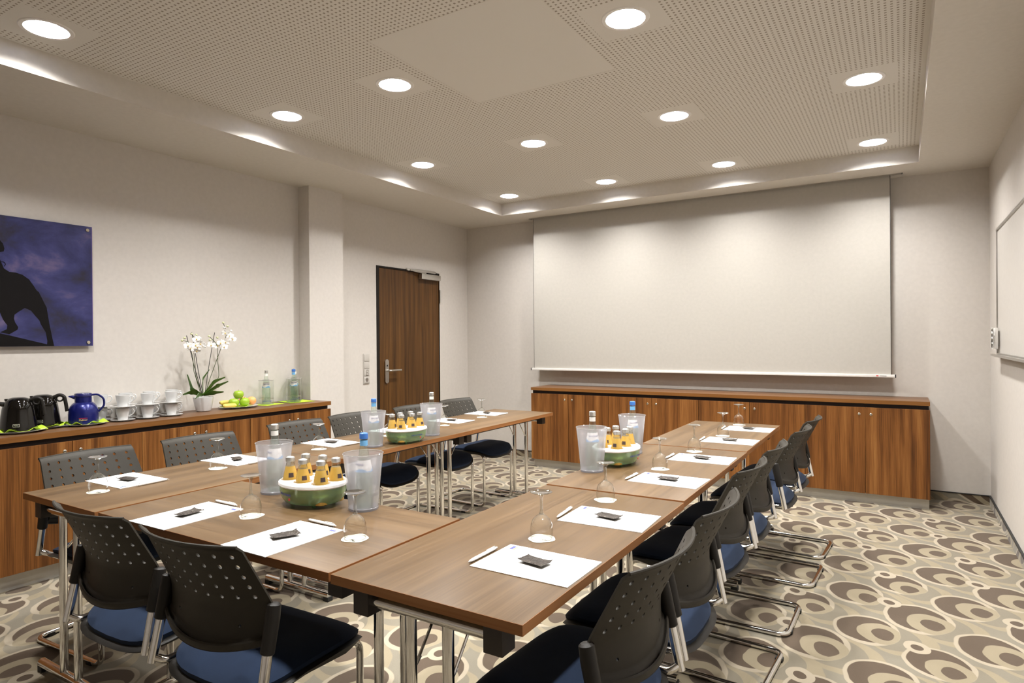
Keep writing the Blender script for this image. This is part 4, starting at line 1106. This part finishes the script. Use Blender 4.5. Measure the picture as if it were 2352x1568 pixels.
# fruit plate
o = tag(obj('fruit_plate', MB().lathe([(0, .004), (.085, .004), (.110, .0065), (.152, .013), (.154, .015), (.150, .0155), (.108, .0095), (.085, .0065), (0, .0065)], 48, sx=.82, sy=1).lathe([(.075, 0), (.090, 0), (.088, .005), (.078, .005)], 40, sx=.82), 'china', None, (-4.385, 3.080, ZS)), 'white oval plate of fruit beside the orchid', 'plate')
napkin('lime green napkin showing at the left of the fruit plate', (-4.385, 3.060, ZS+.0066), .085, R(15), 5, wave=.003, lift=.012)
def apple(label, loc, rot):
    t = thing('green_apple', label, 'apple', loc, rot, 'green apples on the fruit plate')
    def f(p):
        k = 1-.16*max(0, p.z)**6-.10*max(0, -p.z)**6; q = p*k; dip = math.exp(-((p.x**2+p.y**2)/.05)); q.z -= .22*dip*(1 if p.z > 0 else -.6); return q
    obj('apple_body', MB().sphere((0, 0, .036), .0385, 24, 18, (1, 1, .95), f), 'apple', t)
    obj('stalk', MB().tube([(0, 0, .060), (.002, .001, .074)], .0012, 6), 'brown', t)
    return t
zp = ZS+.0095
a0 = apple('green apple at the front left of the fruit plate', (-4.370, 3.030, zp), .3)
dup(a0, (-4.350, 3.108, zp), 1.4, 'green apple at the front centre of the fruit plate')
dup(a0, (-4.370, 3.071, zp+.058), 2.2, 'green apple lying on top of the other two apples')
def orange(label, loc):
    t = thing('orange_fruit', label, 'orange', loc, 0, 'oranges on the fruit plate')
    obj('peel', MB().sphere((0, 0, .034), .035, 22, 16, (1, 1, .93)), 'orange', t)
    obj('stalk_scar', MB().lathe([(0, .0675), (.003, .067), (0, .069)], 8), 'leaf', t); return t
o0 = orange('orange at the right end of the fruit plate', (-4.370, 3.186, zp+.002))
dup(o0, (-4.430, 3.153, zp+.001), 1, 'orange behind the apples on the fruit plate')
def banana(label, loc, rot, r0):
    t = thing('banana', label, 'banana', loc, rot, 'bananas on the fruit plate')
    pts = arc((0, -.085, .017), .085, 60, 128, 12, (1, 0, 0), (0, 1, 0)); n = len(pts)
    rr = [.006]+[.0155*min(1, .55+1.2*math.sin(PI*i/(n-1))) for i in range(1, n-1)]+[.005]
    obj('banana_skin', MB().tube(pts, rr, 8), 'banana', t)
    obj('banana_tip', MB().tube([pts[-1], pts[-1]+(pts[-1]-pts[-2])*.9], [.005, .0035], 8), 'brown', t); return t
b0 = banana('banana lying at the front left edge of the fruit plate', (-4.370, 3.000, zp), R(60), 0)
b0.location = (-4.345, 2.983, zp+.001)
dup(b0, (-4.420, 3.000, zp+.020), R(75), 'banana behind the apples on the fruit plate')
dup(b0, (-4.450, 3.025, zp+.004), R(95), 'banana at the back left of the fruit plate')

# bottles in clear acrylic holders on green napkins
napkin('lime green napkin under the left acrylic bottle holder', (-4.400, 3.350, ZS), .095, R(8), 7, wave=.0, lift=.0)
napkin('lime green napkin under the two right acrylic bottle holders', (-4.375, 3.625, ZS+.0012), .112, R(-12), 8, wave=.0, lift=.0)
def holder(label, loc):
    t = thing('acrylic_bottle_holder', label, 'bottle holder', loc, 0, 'clear acrylic bottle holders on the sideboard')
    obj('clear_cylinder', MB().lathe([(0, .004), (.056, .004), (.058, .006), (.058, .195)], 40), 'acryl', t)
    obj('inner_ring', MB().tube([(.0585*math.cos(2*PI*k/36), .0585*math.sin(2*PI*k/36), .048) for k in range(36)], .0018, 6, closed=True), 'chrome', t)
    obj('chrome_rim', MB().lathe([(.030, .192), (.060, .192), (.0605, .195), (.060, .198), (.030, .198), (.030, .192)], 36), 'rimclear', t)
    obj('base_disc', MB().lathe([(0, 0), (.057, 0), (.057, .006), (0, .006)], 36), 'acryl', t)
    obj('printed_letters', text_mesh('GEROLSTEINER', .0105, .059).xf(Matrix.Rotation(R(60), 4, 'Z') @ Matrix.Translation((0, 0, .028))), 'navy', t, smooth=0)
    return t
hl = [((-4.400, 3.345, ZS+.0022), False, 'left, standing alone'), ((-4.335, 3.565, ZS+.0034), True, 'front of the right pair'), ((-4.455, 3.675, ZS+.0034), False, 'rear of the right pair')]
h0 = None
for l, blue, w_ in hl:
    lab = 'clear acrylic bottle holder on the left sideboard, '+w_
    if h0 is None: h0 = holder(lab, l)
    else: dup(h0, l, 0, lab)
    lb = ('blue' if blue else 'silver')+'-capped water bottle in the sideboard holder, '+w_
    dup(wb[blue], (l[0], l[1], l[2]+.0065), R(58), lb, 'water bottles on the left sideboard')

# ------------------------------------------------------------------ render look
wd = bpy.data.worlds.new('world'); SC.world = wd; wd.use_nodes = True
wd.node_tree.nodes['Background'].inputs[0].default_value = (.05, .05, .05, 1)
SC.view_settings.view_transform = 'Standard'; SC.view_settings.look = 'None'; SC.view_settings.exposure = .57; SC.view_settings.gamma = 1
SC.view_settings.use_curve_mapping = False
cy = SC.cycles
cy.use_denoising = True; cy.max_bounces = 10; cy.diffuse_bounces = 5; cy.glossy_bounces = 4; cy.transmission_bounces = 6; cy.transparent_max_bounces = 14
cy.sample_clamp_indirect = 8; cy.caustics_reflective = False; cy.caustics_refractive = False
